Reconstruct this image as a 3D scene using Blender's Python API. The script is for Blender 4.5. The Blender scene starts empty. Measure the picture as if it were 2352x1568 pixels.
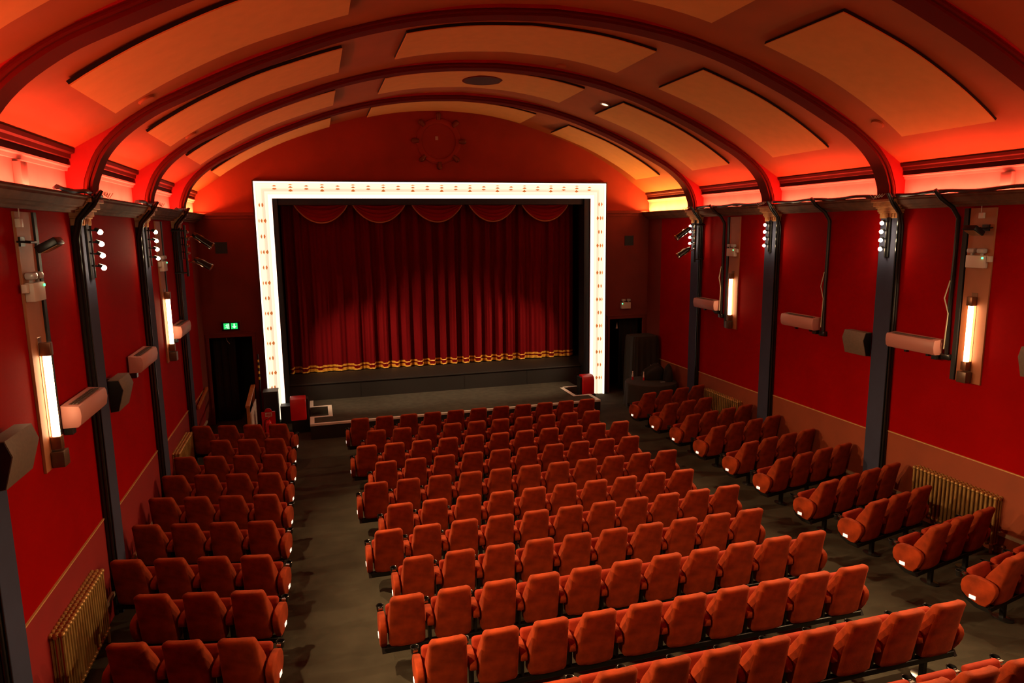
import bpy, bmesh, math, random
import numpy as np
from mathutils import Vector, Matrix
random.seed(7)
C = bpy.context.scene.collection
SC = bpy.context.scene
PI = math.pi

# ------------------------------------------------------------------ camera, world, exposure
YAW, PITCH, ROLL, FPX = .2785, .1613, -.0124, 1577.3
fw = Vector((math.sin(YAW)*math.cos(PITCH), math.cos(YAW)*math.cos(PITCH), -math.sin(PITCH)))
rr = Vector((math.cos(YAW), -math.sin(YAW), 0)); uu = rr.cross(fw)
R_ = rr*math.cos(ROLL)+uu*math.sin(ROLL); U_ = -rr*math.sin(ROLL)+uu*math.cos(ROLL)
cam_data = bpy.data.cameras.new('camera'); cam = bpy.data.objects.new('camera', cam_data); C.objects.link(cam)
cam_data.sensor_width = 36; cam_data.lens = FPX/2352*36; cam_data.clip_start = .05; cam_data.clip_end = 100
M = Matrix((R_, U_, -fw)).transposed().to_4x4(); M.translation = Vector((-3.625, 0, 5.25))
cam.matrix_world = M
SC.camera = cam
world = bpy.data.worlds.new('world'); SC.world = world; world.use_nodes = True
world.node_tree.nodes['Background'].inputs[0].default_value = (.004, .002, .0015, 1)
world.node_tree.nodes['Background'].inputs[1].default_value = 1
SC.view_settings.view_transform = 'Standard'; SC.view_settings.look = 'None'
SC.view_settings.exposure = 0.0; SC.view_settings.gamma = 1; SC.view_settings.use_curve_mapping = False
SC.cycles.max_bounces = 8; SC.cycles.diffuse_bounces = 4; SC.cycles.glossy_bounces = 3
SC.cycles.sample_clamp_indirect = 4; SC.cycles.sample_clamp_direct = 0
SC.cycles.use_denoising = True; SC.cycles.caustics_reflective = False; SC.cycles.caustics_refractive = False

# hall measurements (metres; X across from the hall's axis, Y from the balcony towards the screen)
W = 6.57            # half width
YS = 19.86          # screen wall
YB = -1.0           # back wall
COLY = [3.35, 6.72, 10.085, 13.46, 16.71]   # near faces of the columns and ribs
COLW = .38

WARM = (1.0, .62, .30)
def lamp(kind, name, loc, energy, color, **k):
    d = bpy.data.lights.new(name, kind); d.energy = energy; d.color = color
    o = bpy.data.objects.new(name, d); C.objects.link(o); o.location = loc
    for a, v in k.items(): setattr(d, a, v)
    return o
def aim(o, target):
    d = Vector(target)-o.location; o.rotation_euler = d.to_track_quat('-Z', 'Y').to_euler()
# concealed red cove lights along both walls: one run per bay
COVE = [(YB, 3.30), (3.80, 6.66), (7.16, 10.03), (10.53, 13.40), (13.90, 16.66), (17.14, 19.80)]
for s in (-1, 1):
    for i, (a, b) in enumerate(COVE):
        amber = (s == 1 and i == 5)
        o = lamp('AREA', 'cove_light', (s*6.435, (a+b)/2, 5.70), 56*(b-a)/3*(2.0 if amber else (1.5 if i == 5 else 1)), (1, .34, .08) if amber else ((1, .20, .06) if i == 5 else (1, .088, .045)),
                 shape='RECTANGLE', size=.05, size_y=b-a)
        d = (Vector((s*6.30, 0, 6.5))-Vector((s*6.435, 0, 5.70))).normalized(); yv = Vector((0, 1, 0))
        o.rotation_euler = Matrix((yv.cross(-d), yv, -d)).transposed().to_euler()
# spot lamps hung in front of the columns (their own light, except at the unlit last left bar; the fixtures are built further down)
SPOT_E = {(-1,0):850, (1,0):750, (-1,1):2100, (1,1):1700, (-1,2):2000, (1,2):1500, (-1,3):1500, (1,3):1150, (1,4):800, (-1,4):400}  # last left bar has unlit bulbs; its weak lamp is added to brighten nearby walls
for (s, i), e in SPOT_E.items():
    y = COLY[i]+.19
    o = lamp('SPOT', 'column_spot', (s*6.12, y, 4.98), e, WARM, spot_size=math.radians(74 if i else 84), spot_blend=.8, shadow_soft_size=.06)
    aim(o, (-s*.3, y-2.9 if i else y+2.6, .6))

# the theatre spotlights on the last columns point at the stage
for s in (-1, 1):
    for z, tx, e in ((5.1, 1.8, 1100), (4.6, -1.6, 1100)):
        o = lamp('SPOT', 'theatre_spot', (s*5.85, 16.75, z-.2), e, (1, .70, .42), spot_size=math.radians(44), spot_blend=.7, shadow_soft_size=.05)
        aim(o, (-s*tx, 20.4, .9))
# ------------------------------------------------------------------ helpers
def lin(c):
    return tuple(((v/255)/12.92 if v/255 <= .04045 else ((v/255+.055)/1.055)**2.4) for v in c)
def mat(name, col, rough=.6, metal=0, noise=0, nscale=6, bump=0, bscale=60, sheen=0, spec=.5, emit=None, estr=1, coat=0, dark=.5):
    m = bpy.data.materials.new(name); m.use_nodes = True
    nt = m.node_tree; b = nt.nodes['Principled BSDF']
    b.inputs['Base Color'].default_value = (*col, 1); b.inputs['Roughness'].default_value = rough
    b.inputs['Metallic'].default_value = metal; b.inputs['Specular IOR Level'].default_value = spec
    if sheen:
        b.inputs['Sheen Weight'].default_value = sheen; b.inputs['Sheen Roughness'].default_value = .35
        b.inputs['Sheen Tint'].default_value = (*[min(1, v*1.6+.06) for v in col], 1)
    if coat: b.inputs['Coat Weight'].default_value = coat
    tc = nt.nodes.new('ShaderNodeTexCoord')
    if noise:
        n = nt.nodes.new('ShaderNodeTexNoise'); n.inputs['Scale'].default_value = nscale; n.inputs['Detail'].default_value = 4
        nt.links.new(tc.outputs['Object'], n.inputs['Vector'])
        r = nt.nodes.new('ShaderNodeMapRange'); r.inputs['From Min'].default_value = .3; r.inputs['From Max'].default_value = .7
        mx = nt.nodes.new('ShaderNodeMix'); mx.data_type = 'RGBA'
        mx.inputs[6].default_value = (*[v*(1-noise*dark*2 if noise*dark*2 < 1 else .05) for v in col], 1)
        mx.inputs[7].default_value = (*[min(1, v*(1+noise*.4)) for v in col], 1)
        nt.links.new(n.outputs['Fac'], r.inputs['Value']); nt.links.new(r.outputs[0], mx.inputs[0])
        nt.links.new(mx.outputs[2], b.inputs['Base Color'])
    if bump:
        n2 = nt.nodes.new('ShaderNodeTexNoise'); n2.inputs['Scale'].default_value = bscale; n2.inputs['Detail'].default_value = 3
        bp = nt.nodes.new('ShaderNodeBump'); bp.inputs['Strength'].default_value = bump; bp.inputs['Distance'].default_value = .01
        nt.links.new(tc.outputs['Object'], n2.inputs['Vector']); nt.links.new(n2.outputs['Fac'], bp.inputs['Height'])
        nt.links.new(bp.outputs[0], b.inputs['Normal'])
    if emit:
        b.inputs['Emission Color'].default_value = (*emit, 1); b.inputs['Emission Strength'].default_value = estr
    return m
MT = {}
MT['wall_red'] = mat('wall_red', (.30, .0016, .0012), .75, noise=.12, nscale=1.2, bump=.05, spec=.03)
MT['wall_dark'] = mat('wall_maroon_brown', (.17, .022, .010), .8, noise=.15, nscale=1.5)
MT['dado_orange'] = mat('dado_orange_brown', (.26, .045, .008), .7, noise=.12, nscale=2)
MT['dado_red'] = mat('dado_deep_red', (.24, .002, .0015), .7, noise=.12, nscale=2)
MT['gold_line'] = mat('gold_bead', (.55, .33, .12), .4)
MT['cove'] = mat('cove_plaster', (.80, .50, .42), .8, noise=.12, nscale=3)
MT['vault'] = mat('vault_plaster', (.50, .155, .035), .85, noise=.12, nscale=1.2)
MT['rib'] = mat('rib_red_plaster', (.42, .012, .010), .7, noise=.1, nscale=2)
MT['rib_mould'] = mat('rib_brown_moulding', (.15, .018, .010), .8, spec=.05)
MT['panel'] = mat('acoustic_panel_cream', (.93, .50, .12), .9, noise=.05, nscale=5, bump=.03, bscale=120)
MT['panel_gap_shade'] = mat('panel_gap_black', (.01, .006, .005), .9)  # near black stands for the shade between panel and vault
MT['cornice'] = mat('cornice_brown_plaster', (.14, .055, .028), .75, noise=.4, nscale=4, spec=.2)
MT['upper_front'] = mat('screen_wall_red_plaster', (.40, .045, .018), .85, noise=.15, nscale=1)
MT['navy'] = mat('column_navy_paint', (.040, .046, .085), .8, noise=.1, nscale=3, spec=.2)
MT['black'] = mat('black_paint', (.006, .006, .006), .55)
MT['black_cloth'] = mat('black_cloth', (.012, .011, .010), .95, sheen=.1)
MT['black_gloss'] = mat('black_gloss_plastic', (.012, .012, .012), .22)
MT['black_metal'] = mat('black_metal', (.01, .01, .01), .35, metal=.3)
MT['capital'] = mat('capital_gold_paint', (.50, .24, .09), .5, noise=.2, nscale=12)
MT['white_plastic'] = mat('white_plastic', (.62, .50, .42), .45)
MT['heater_white'] = mat('heater_casing', (.50, .21, .17), .45)
MT['grille'] = mat('heater_grille_dark', (.06, .045, .03), .5)
MT['velvet'] = mat('seat_velvet', (.31, .036, .004), .85, noise=.48, nscale=6, bump=.25, bscale=160, sheen=.4, spec=.2, dark=.45)
MT['velvet2'] = mat('seat_velvet_pan', (.30, .025, .005), .85, noise=.25, nscale=7, bump=.25, bscale=160, sheen=.4, spec=.2)
MT['carpet'] = mat('carpet_brown_grey', (.062, .055, .038), .95, noise=.22, nscale=2.5, bump=.5, bscale=220, spec=.1)
MT['stage_carpet'] = mat('stage_carpet', (.068, .060, .044), .95, noise=.2, nscale=6, bump=.4, bscale=200, spec=.1)
MT['white_paint'] = mat('white_nosing', (.85, .76, .66), .5)
MT['brass'] = mat('radiator_bronze_paint', (.46, .27, .085), .38, metal=.45, noise=.2, nscale=8)
MT['drape'] = mat('curtain_velvet', (.13, .0015, .003), .9, sheen=.1, spec=.1)
MT['gold_fringe'] = mat('gold_fringe', (.85, .42, .04), .45, metal=.2, noise=.5, nscale=60)
MT['swag_trim'] = mat('swag_gold_trim', (.55, .20, .08), .6)
MT['swag_cloth'] = mat('swag_velvet', (.30, .006, .008), .85, sheen=.2, spec=.15)
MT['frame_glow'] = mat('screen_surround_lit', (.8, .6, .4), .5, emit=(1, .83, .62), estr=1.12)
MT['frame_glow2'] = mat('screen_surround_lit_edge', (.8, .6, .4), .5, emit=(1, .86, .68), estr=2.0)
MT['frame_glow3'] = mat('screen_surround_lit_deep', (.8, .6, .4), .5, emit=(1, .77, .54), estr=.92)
MT['frame_side'] = mat('screen_surround_side', (.05, .01, .006), .7)
MT['amber'] = mat('amber_reflection', (.8, .35, .12), .5, emit=(1, .30, .07), estr=.42)  # soft amber glow stands for bulb reflections on the frame
MT['bulb'] = mat('bulb_lit', (1, .9, .7), .3, emit=(1, .72, .40), estr=130)
MT['tube'] = mat('tube_lit', (1, .9, .7), .3, emit=(1, .60, .30), estr=17)
MT['tube_green'] = mat('tube_edge', (1, .9, .7), .3, emit=(.75, .80, .22), estr=2.2)
MT['copper'] = mat('fixture_bronze', (.22, .10, .05), .35, metal=.6)
MT['pilaster'] = mat('pilaster_orange_brown', (.36, .115, .04), .6, noise=.12, nscale=3)
MT['lens'] = mat('lamp_lens', (.45, .42, .40), .2)
MT['green_led'] = mat('green_led', (.0, .3, .1), .4, emit=(.05, 1, .25), estr=6)
MT['exit_green'] = mat('exit_green', (.0, .2, .06), .4, emit=(.02, .85, .16), estr=.9)
MT['exit_glyph'] = mat('exit_glyph', (.5, 1, .6), .4, emit=(.45, 1, .55), estr=1.6)
MT['red_pad'] = mat('red_padding', (.62, .006, .008), .35, noise=.15, nscale=5)
MT['red_sign'] = mat('fire_red', (.60, .004, .004), .3)
MT['wood'] = mat('orange_wood', (.50, .17, .04), .4, noise=.25, nscale=9)
MT['yellow'] = mat('hazard_yellow', (.85, .60, .04), .5)
MT['paper'] = mat('paper', (.62, .50, .42), .8)
MT['plate'] = mat('lit_row_plate', (.9, .85, .8), .4, emit=(1, .82, .66), estr=1.1)
MT['cable'] = mat('black_cable', (.008, .008, .008), .3)
MT['cove_moulding_shaded'] = mat('cove_moulding_shaded', (.10, .018, .010), .7, spec=.15)  # shade on the moulding's room side is put into this dark colour
MT['cable_red'] = mat('cable_sheath', (.03, .006, .004), .4)
MT['white_cable'] = mat('pale_cable', (.5, .45, .3), .4)
MT['led'] = mat('red_led_strip', (1, .3, .2), .5, emit=(1, .16, .06), estr=5)
MT['chrome'] = mat('polished_rim', (.5, .48, .45), .18, metal=1)
MT['skirting'] = mat('pipe_casing_cream', (.45, .34, .22), .5)

def link(name, me, parent=None, loc=None):
    o = bpy.data.objects.new(name, me); C.objects.link(o)
    if parent is not None: o.parent = parent
    if loc is not None: o.location = loc
    return o
def meshof(name, bm, mats, smooth=True, ang=35):
    me = bpy.data.meshes.new(name); bmesh.ops.recalc_face_normals(bm, faces=bm.faces); bm.to_mesh(me); bm.free()
    if not isinstance(mats, (list, tuple)): mats = [mats]
    for m in mats: me.materials.append(MT[m] if isinstance(m, str) else m)
    if smooth:
        me.polygons.foreach_set('use_smooth', [True]*len(me.polygons))
        try: me.set_sharp_from_angle(angle=math.radians(ang))
        except Exception: pass
    return me
def obj(name, bm, m, parent=None, loc=None, smooth=True):
    return link(name, meshof(name, bm, m, smooth), parent, loc)
def tag(o, label, cat, group=None, kind=None):
    o['label'] = label; o['category'] = cat
    if group: o['group'] = group
    if kind: o['kind'] = kind
    return o
def thing(name, label, cat, loc=(0,0,0), rotz=0, group=None):
    o = bpy.data.objects.new(name, None); C.objects.link(o); o.location = loc; o.rotation_euler = (0,0,rotz)
    o.empty_display_size = .1
    return tag(o, label, cat, group)
def struct(o, label=None):
    o['kind'] = 'structure'
    if label: o['label'] = label
    return o
def box(bm, x0, x1, y0, y1, z0, z1, bev=0, seg=2, mi=0, mtx=None):
    vs = [bm.verts.new((x, y, z)) for z in (z0, z1) for y in (y0, y1) for x in (x0, x1)]
    fs = [bm.faces.new([vs[i] for i in q]) for q in ((0,1,3,2),(4,6,7,5),(0,4,5,1),(2,3,7,6),(0,2,6,4),(1,5,7,3))]
    for f in fs: f.material_index = mi
    if bev:
        es = list({e for f in fs for e in f.edges})
        r = bmesh.ops.bevel(bm, geom=es, offset=bev, segments=seg, affect='EDGES', profile=.5)
        vs = list({v for f in r['faces'] for v in f.verts}|{v for v in vs if v.is_valid})
    if mtx is not None:
        for v in vs:
            if v.is_valid: v.co = mtx @ v.co
    return vs
def prism(bm, pts, axis, a, b, bev=0, seg=3, mi=0):
    """polygon pts extruded along an axis; pts are the other two coordinates in order"""
    def P(p, t):
        if axis == 'X': return (t, p[0], p[1])
        if axis == 'Y': return (p[0], t, p[1])
        return (p[0], p[1], t)
    A = [bm.verts.new(P(p, a)) for p in pts]; B = [bm.verts.new(P(p, b)) for p in pts]
    fs = [bm.faces.new(A), bm.faces.new(B[::-1])]
    n = len(pts)
    for i in range(n): fs.append(bm.faces.new((A[i], B[i], B[(i+1)%n], A[(i+1)%n])))
    for f in fs: f.material_index = mi
    if bev:
        es = list(fs[0].edges)+list(fs[1].edges)
        bmesh.ops.bevel(bm, geom=es, offset=bev, segments=seg, affect='EDGES', profile=.5)
def cyl(bm, p0, p1, r0, r1=None, n=16, caps=True, mi=0):
    r1 = r0 if r1 is None else r1
    p0, p1 = Vector(p0), Vector(p1); d = (p1-p0).normalized()
    a = d.orthogonal().normalized(); b = d.cross(a)
    A = []; B = []
    for i in range(n):
        t = 2*PI*i/n; v = a*math.cos(t)+b*math.sin(t)
        A.append(bm.verts.new(p0+v*r0)); B.append(bm.verts.new(p1+v*r1))
    for i in range(n):
        f = bm.faces.new((A[i], A[(i+1)%n], B[(i+1)%n], B[i])); f.material_index = mi
    if caps:
        bm.faces.new(A[::-1]).material_index = mi; bm.faces.new(B).material_index = mi
def tube(bm, pts, r, n=8, mi=0):
    pts = [Vector(p) for p in pts]; rings = []
    a = None
    for i, p in enumerate(pts):
        d = (pts[min(i+1, len(pts)-1)]-pts[max(i-1, 0)]).normalized()
        if a is None: a = d.orthogonal().normalized()
        a = (a-d*a.dot(d)).normalized(); b = d.cross(a)
        rings.append([bm.verts.new(p+(a*math.cos(2*PI*k/n)+b*math.sin(2*PI*k/n))*r) for k in range(n)])
    for A, B in zip(rings, rings[1:]):
        for k in range(n): bm.faces.new((A[k], A[(k+1)%n], B[(k+1)%n], B[k])).material_index = mi
    bm.faces.new(rings[0][::-1]).material_index = mi; bm.faces.new(rings[-1]).material_index = mi
def lathe(bm, prof, c=(0,0,0), n=24, mi=0, axis='Z', cap=True):
    rings = []
    for r, z in prof:
        ring = []
        for k in range(n):
            t = 2*PI*k/n; x, y = r*math.cos(t), r*math.sin(t)
            v = (x, y, z) if axis == 'Z' else ((x, z, y) if axis == 'Y' else (z, x, y))
            ring.append(bm.verts.new((c[0]+v[0], c[1]+v[1], c[2]+v[2])))
        rings.append(ring)
    for A, B in zip(rings, rings[1:]):
        for k in range(n): bm.faces.new((A[k], A[(k+1)%n], B[(k+1)%n], B[k])).material_index = mi
    if cap and prof[0][0] > 0: bm.faces.new(rings[0][::-1]).material_index = mi
    if cap and prof[-1][0] > 0: bm.faces.new(rings[-1]).material_index = mi
    bmesh.ops.remove_doubles(bm, verts=bm.verts, dist=1e-6)
def ball(bm, c, r, sub=2, mi=0):
    g = bmesh.ops.create_icosphere(bm, subdivisions=sub, radius=r, matrix=Matrix.Translation(c))
    for v in g['verts']:
        for f in v.link_faces: f.material_index = mi
def spline(P, n):
    P = np.array(P, float); P2 = np.vstack([2*P[0]-P[1], P, 2*P[-1]-P[-2]]); out = []
    for i in range(1, len(P2)-2):
        for t in np.linspace(0, 1, n, endpoint=False):
            a, b, c, d = P2[i-1], P2[i], P2[i+1], P2[i+2]
            out.append(.5*((2*b)+(-a+c)*t+(2*a-5*b+4*c-d)*t*t+(-a+3*b-3*c+d)*t**3))
    out.append(P2[-2]); return np.array(out)
def floor_z(y): return .0048*(min(y, 15.6)-12.2)**2

ORD = ['front', 'second', 'third', 'fourth', 'fifth', 'sixth', 'seventh', 'eighth', 'ninth', 'tenth', 'eleventh', 'twelfth']
ORDN = ['first']+ORD[1:]

# ------------------------------------------------------------------ floor
bm = bmesh.new()
ys = list(np.arange(YB-.2, 22.6, .25)); prev = None
for y in ys:
    row = [bm.verts.new((x, y, floor_z(y))) for x in (-6.8, 6.8)]
    low = [bm.verts.new((x, y, floor_z(y)-.2)) for x in (-6.8, 6.8)]
    if prev:
        bm.faces.new((prev[0], prev[1], row[1], row[0])); bm.faces.new((prev[2], low[0], low[1], prev[3]))
        bm.faces.new((prev[0], row[0], low[0], prev[2])); bm.faces.new((prev[1], prev[3], low[1], row[1]))
    prev = row+low
struct(obj('floor', bm, 'carpet'), 'dark brown carpeted raked floor')

# ------------------------------------------------------------------ side walls
for s, nm in ((-1, 'wall_left'), (1, 'wall_right')):
    bm = bmesh.new()
    a, b = (W, W+.25) if s > 0 else (-W-.25, -W)
    box(bm, a, b, YB, 19.0, -.2, 5.55)
    box(bm, a, b, YB, YS+.1, 5.55, 6.5, mi=1)
    box(bm, a, b, 19.0, YS+.1, -.2, 5.55, mi=2)
    struct(obj(nm, bm, ['wall_red', 'cove', 'wall_dark'], smooth=False))
# dados, one board per bay, stepping down with the floor
BAYS = [(YB, 3.35, 1.76), (3.73, 6.72, 1.56), (7.10, 10.085, 1.435), (10.465, 13.46, 1.339), (13.84, 16.71, 1.264), (17.09, 18.99, 1.22)]
k = 1
for s in (-1, 1):
    for (a, b, z) in BAYS:
        bm = bmesh.new()
        x0, x1 = sorted((s*W, s*(W-.012)))
        prism(bm, [(a, floor_z(a)-.05), (b, floor_z(b)-.05), (b, z), (a, z)], 'X', x0, x1)
        x0, x1 = sorted((s*W, s*(W-.022)))
        box(bm, x0, x1, a, b, z, z+.016, mi=1)
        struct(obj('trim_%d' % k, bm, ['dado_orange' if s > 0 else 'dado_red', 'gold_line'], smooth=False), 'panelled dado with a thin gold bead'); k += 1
# baseboards
for s, nm in ((-1, 'baseboard_left'), (1, 'baseboard_right')):
    bm = bmesh.new()
    x0, x1 = sorted((s*(W-.012), s*(W-.05)))
    for (a, b, z) in BAYS:
        for t in np.linspace(a, b, 7)[:-1]:
            t2 = t+(b-a)/6
            prism(bm, [(t, floor_z(t)+.30), (t2, floor_z(t2)+.30), (t2, floor_z(t2)+.36), (t, floor_z(t)+.36)], 'X', x0, x1)
    struct(obj(nm, bm, 'skirting', smooth=False), 'cream pipe casing low on the wall')

# ------------------------------------------------------------------ vault
VPT = [(0,8.475),(1,8.415),(1.9,8.27),(2.93,8.0),(3.78,7.72),(4.4,7.48),(5.1,7.14),(5.6,6.85),(5.95,6.62),(6.45,6.32),(6.75,6.10)]
half = spline(VPT, 6)
vault = np.vstack([half[::-1]*[-1, 1], half[1:]])
def rise(x): return .125*max(0, 1-(abs(x)/6.3)**5)
def bump(y):
    if y > COLY[-1]+COLW: return min(1, (y-COLY[-1]-COLW)/(YS-COLY[-1]-COLW))
    for a, b in zip(COLY, COLY[1:]):
        if a <= y <= b: return .5*max(0, math.sin(PI*min(1, max(0, (y-a-COLW)/(b-a-COLW)))))**.6
    return .3
def V(x, y=None): return float(np.interp(abs(x), half[:,0], half[:,1]))+(rise(x)*bump(y) if y is not None else 0)
bm = bmesh.new()
N = len(vault)
nrm = []
for i in range(N):
    d = vault[min(i+1, N-1)]-vault[max(i-1, 0)]; n = np.array([-d[1], d[0]]); n /= np.linalg.norm(n); nrm.append(n)
nrm = np.array(nrm)
yy = [YB-.1]+list(np.linspace(0, YS+.05, 81)); gr = []
for y in yy:
    gr.append([[bm.verts.new((p[0], y, p[1]+rise(p[0])*bump(y))) for p in vault], [bm.verts.new((p[0], y, p[1]+.15)) for p in vault+nrm*.2]])
for A, B in zip(gr, gr[1:]):
    for L in (0, 1):
        for i in range(N-1): bm.faces.new((A[L][i], A[L][i+1], B[L][i+1], B[L][i]))
    for i in (0, N-1): bm.faces.new((A[0][i], B[0][i], B[1][i], A[1][i]))
struct(obj('ceiling', bm, 'vault'), 'curved orange-brown plaster vault')

# ribs
RPT = [(0,8.34),(.86,8.30),(1.6,8.215),(2.28,8.09),(3.05,7.88),(3.8,7.60),(4.45,7.33),(5.16,6.99),(5.54,6.79),(5.89,6.53),(6.12,6.27),(6.24,6.02),(6.29,5.86),(6.29,5.70)]
rh = spline(RPT, 4)
rib = np.vstack([rh[::-1]*[-1, 1], rh[1:]])
RN = len(rib); rn = []
for i in range(RN):
    d = rib[min(i+1, RN-1)]-rib[max(i-1, 0)]; n = np.array([-d[1], d[0]]); n /= np.linalg.norm(n); rn.append(n)
rn = np.array(rn)
def strip(bm, inner, outer, y0, y1, mi=0):
    A = [[bm.verts.new((p[0], y, p[1])) for p in L] for L in (inner, outer) for y in (y0, y1)]
    n = len(inner)
    for i in range(n-1):
        for a, b in ((0,1),(3,2),(2,0),(1,3)):
            bm.faces.new((A[a][i], A[a][i+1], A[b][i+1], A[b][i])).material_index = mi
    for i in (0, n-1): bm.faces.new([A[q][i] for q in (0,1,3,2)]).material_index = mi
outer = []
for i, p in enumerate(rib):
    u = (i/(RN-1))*2-1
    x = p[0]*1.05
    if p[1] < 6.35: q = (math.copysign(6.62, p[0]), max(p[1], 5.70)+.12*max(0, (p[1]-6.0)))
    else:
        f = min(1, (p[1]-6.35)/.4); xx = abs(p[0])*(1+.0*f)
        q0 = np.array([math.copysign(6.62, p[0]), p[1]+.05]); 
        t = p+rn[i]*.16; q1 = np.array([t[0], V(t[0])+.05]); q = q0*(1-f)+q1*f
    outer.append(q)
outer = np.array(outer)
RIBL = ['arched red plaster rib furthest back, above the balcony', 'arched red plaster rib crossing the top corners of the view', 'arched red plaster rib nearest the camera that spans the whole view',
        'arched red plaster rib, middle of the three whole ribs', 'arched red plaster rib nearest the screen wall']
for i, y in enumerate(COLY):
    t = thing('ceiling_rib', RIBL[i], 'ceiling rib', (0, y, 0), 0, 'ribs of the vaulted ceiling')
    bm = bmesh.new(); strip(bm, rib+rn*.09, outer, 0, COLW)
    obj('rib_body', bm, 'rib', t)
    bm = bmesh.new(); strip(bm, rib+rn*.035, rib+rn*.095, .02, COLW-.02); strip(bm, rib, rib+rn*.036, .05, COLW-.05)
    for yo in (.02, COLW-.02):   # rolled beads on both arrises
        tube(bm, [(p[0], yo, p[1]) for p in (rib+rn*.055)], .022, 6)
    obj('rib_moulding', bm, 'rib_mould', t)

# acoustic panels
PX = [(-5.82, -3.05, 'left'), (-2.07, 2.18, 'crown'), (3.09, 5.80, 'right')]
PY = [(4.45, 6.05), (7.80, 9.42), (11.12, 12.74), (14.35, 15.95), (17.70, 19.15)]
BAYN = ['the bay above the camera', 'the nearest whole bay', 'the second bay', 'the third bay', 'the bay next to the screen wall']
for bi, (a, b) in enumerate(PY):
    for (x0, x1, side) in PX:
        t = thing('acoustic_panel', 'cream acoustic ceiling panel on the %s side of %s' % (side, BAYN[bi]) if side != 'crown' else 'cream acoustic ceiling panel at the crown of %s' % BAYN[bi],
                  'ceiling panel', (0, 0, 0), 0, 'acoustic panels under the vault')
        xs = np.linspace(x0, x1, 20)
        c = np.array([[x, V(x, (a+b)/2)] for x in xs]); n2 = []
        for i in range(20):
            d = c[min(i+1, 19)]-c[max(i-1, 0)]; n_ = np.array([-d[1], d[0]]); n2.append(n_/np.linalg.norm(n_))
        n2 = np.array(n2)
        bm = bmesh.new(); strip(bm, c-n2*.075, c-n2*.062, a, b); obj('panel_face', bm, 'panel', t)
        bm = bmesh.new(); strip(bm, c-n2*.062, c-n2*.022, a+.003, b-.003); obj('panel_gap_shade', bm, 'panel_gap_shade', t)  # black layer fills the gap above the panel as its shade
        bm = bmesh.new()
        for j in (3, 16):
            for y in (a+.3, b-.3): cyl(bm, (c[j][0], y, c[j][1]+.02), (c[j][0]-n2[j][0]*.03, y, c[j][1]-n2[j][1]*.03), .02, n=8)
        obj('fixing', bm, 'panel_gap_shade', t)
# round grille in the crown panel, downlight, small discs
def on_vault(x, y, off):
    e = .01; d = np.array([2*e, V(x+e, y)-V(x-e, y)]); n_ = np.array([-d[1], d[0]]); n_ /= np.linalg.norm(n_)
    p = np.array([x, V(x, y)])-n_*off
    return Vector((p[0], y, p[1])), math.atan2(d[1], d[0])
p, ang = on_vault(.12, 15.15, .095)
t = thing('ceiling_speaker', 'round dark loudspeaker grille in the crown panel of the third bay', 'speaker', p)
bm = bmesh.new(); lathe(bm, [(.40, .0), (.44, .0), (.44, .03), (.40, .03)], n=40, cap=False); obj('rim', bm, 'rib_mould', t)
bm = bmesh.new(); cyl(bm, (0,0,.0), (0,0,.03), .40, n=40); obj('grille', bm, mat('speaker_grille', (.06, .015, .008), .8), t)
p, ang = on_vault(2.95, 15.05, .01)
t = thing('downlight', 'small lit recessed downlight in the vault near the third bay right panel', 'light', p); t.rotation_euler = (0, -ang, 0)
bm = bmesh.new(); lathe(bm, [(.075, -.02), (.11, -.02), (.11, .02), (.075, .02)], n=28, cap=False); obj('bezel', bm, 'white_plastic', t)
bm = bmesh.new(); cyl(bm, (0,0,-.01), (0,0,.01), .075, n=28); obj('lamp', bm, mat('downlight_lit', (1,.8,.5), .4, emit=(1,.75,.4), estr=3), t)
for (x, y, lb) in ((-5.52, 9.85, 'plain round cover plate low on the left of the vault, nearest bay'), (5.52, 9.7, 'plain round cover plate low on the right of the vault, nearest bay'),
                   (-5.52, 13.2, 'plain round cover plate low on the left of the vault, second bay'), (1.25, 13.3, 'plain round cover plate near the crown of the second bay')):
    p, ang = on_vault(x, y, .005)
    bm = bmesh.new(); lathe(bm, [(0, -.025), (.09, -.02), (.105, 0), (.105, .02)], n=24)
    o = obj('cover_plate', bm, 'vault', None, p); o.rotation_euler = (0, -ang, 0); tag(o, lb, 'cover plate', 'round cover plates on the vault')

# ------------------------------------------------------------------ cornice ledge and upper cove moulding
CP_ = [(W, 5.53), (W-.07, 5.53), (W-.08, 5.56), (W-.13, 5.575), (W-.14, 5.60), (W-.19, 5.61), (W-.20, 5.63), (W-.25, 5.71), (W-.27, 5.72), (W-.27, 5.745),
       (W-.25, 5.745), (W-.245, 5.68), (W, 5.68)]
k0 = 20
def moulding(pts, s, runs, m, name):
    global k0
    for (a, b) in runs:
        bm = bmesh.new(); prism(bm, [(s*p[0], p[1]) for p in pts], 'Y', a, b)
        struct(obj('trim_%d' % k0, bm, m, smooth=False), name); k0 += 1
UM = [(W, 6.07), (W-.02, 6.07), (W-.03, 6.12), (W-.055, 6.13), (W-.065, 6.19), (W-.10, 6.20), (W-.11, 6.25), (W-.15, 6.265), (W-.16, 6.31), (W-.05, 6.36), (W, 6.36)]
UM = [(p[0]+.015, p[1]) for p in UM]
UM2 = [(W, 6.045), (W-.035, 6.045), (W-.045, 6.085), (W-.07, 6.095), (W-.075, 6.115), (W-.01, 6.115)]  # lower part of the moulding, coloured pale for the glow from the cove
UM = [(W, 6.12)]+[p for p in UM if p[1] > 6.12]
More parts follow.
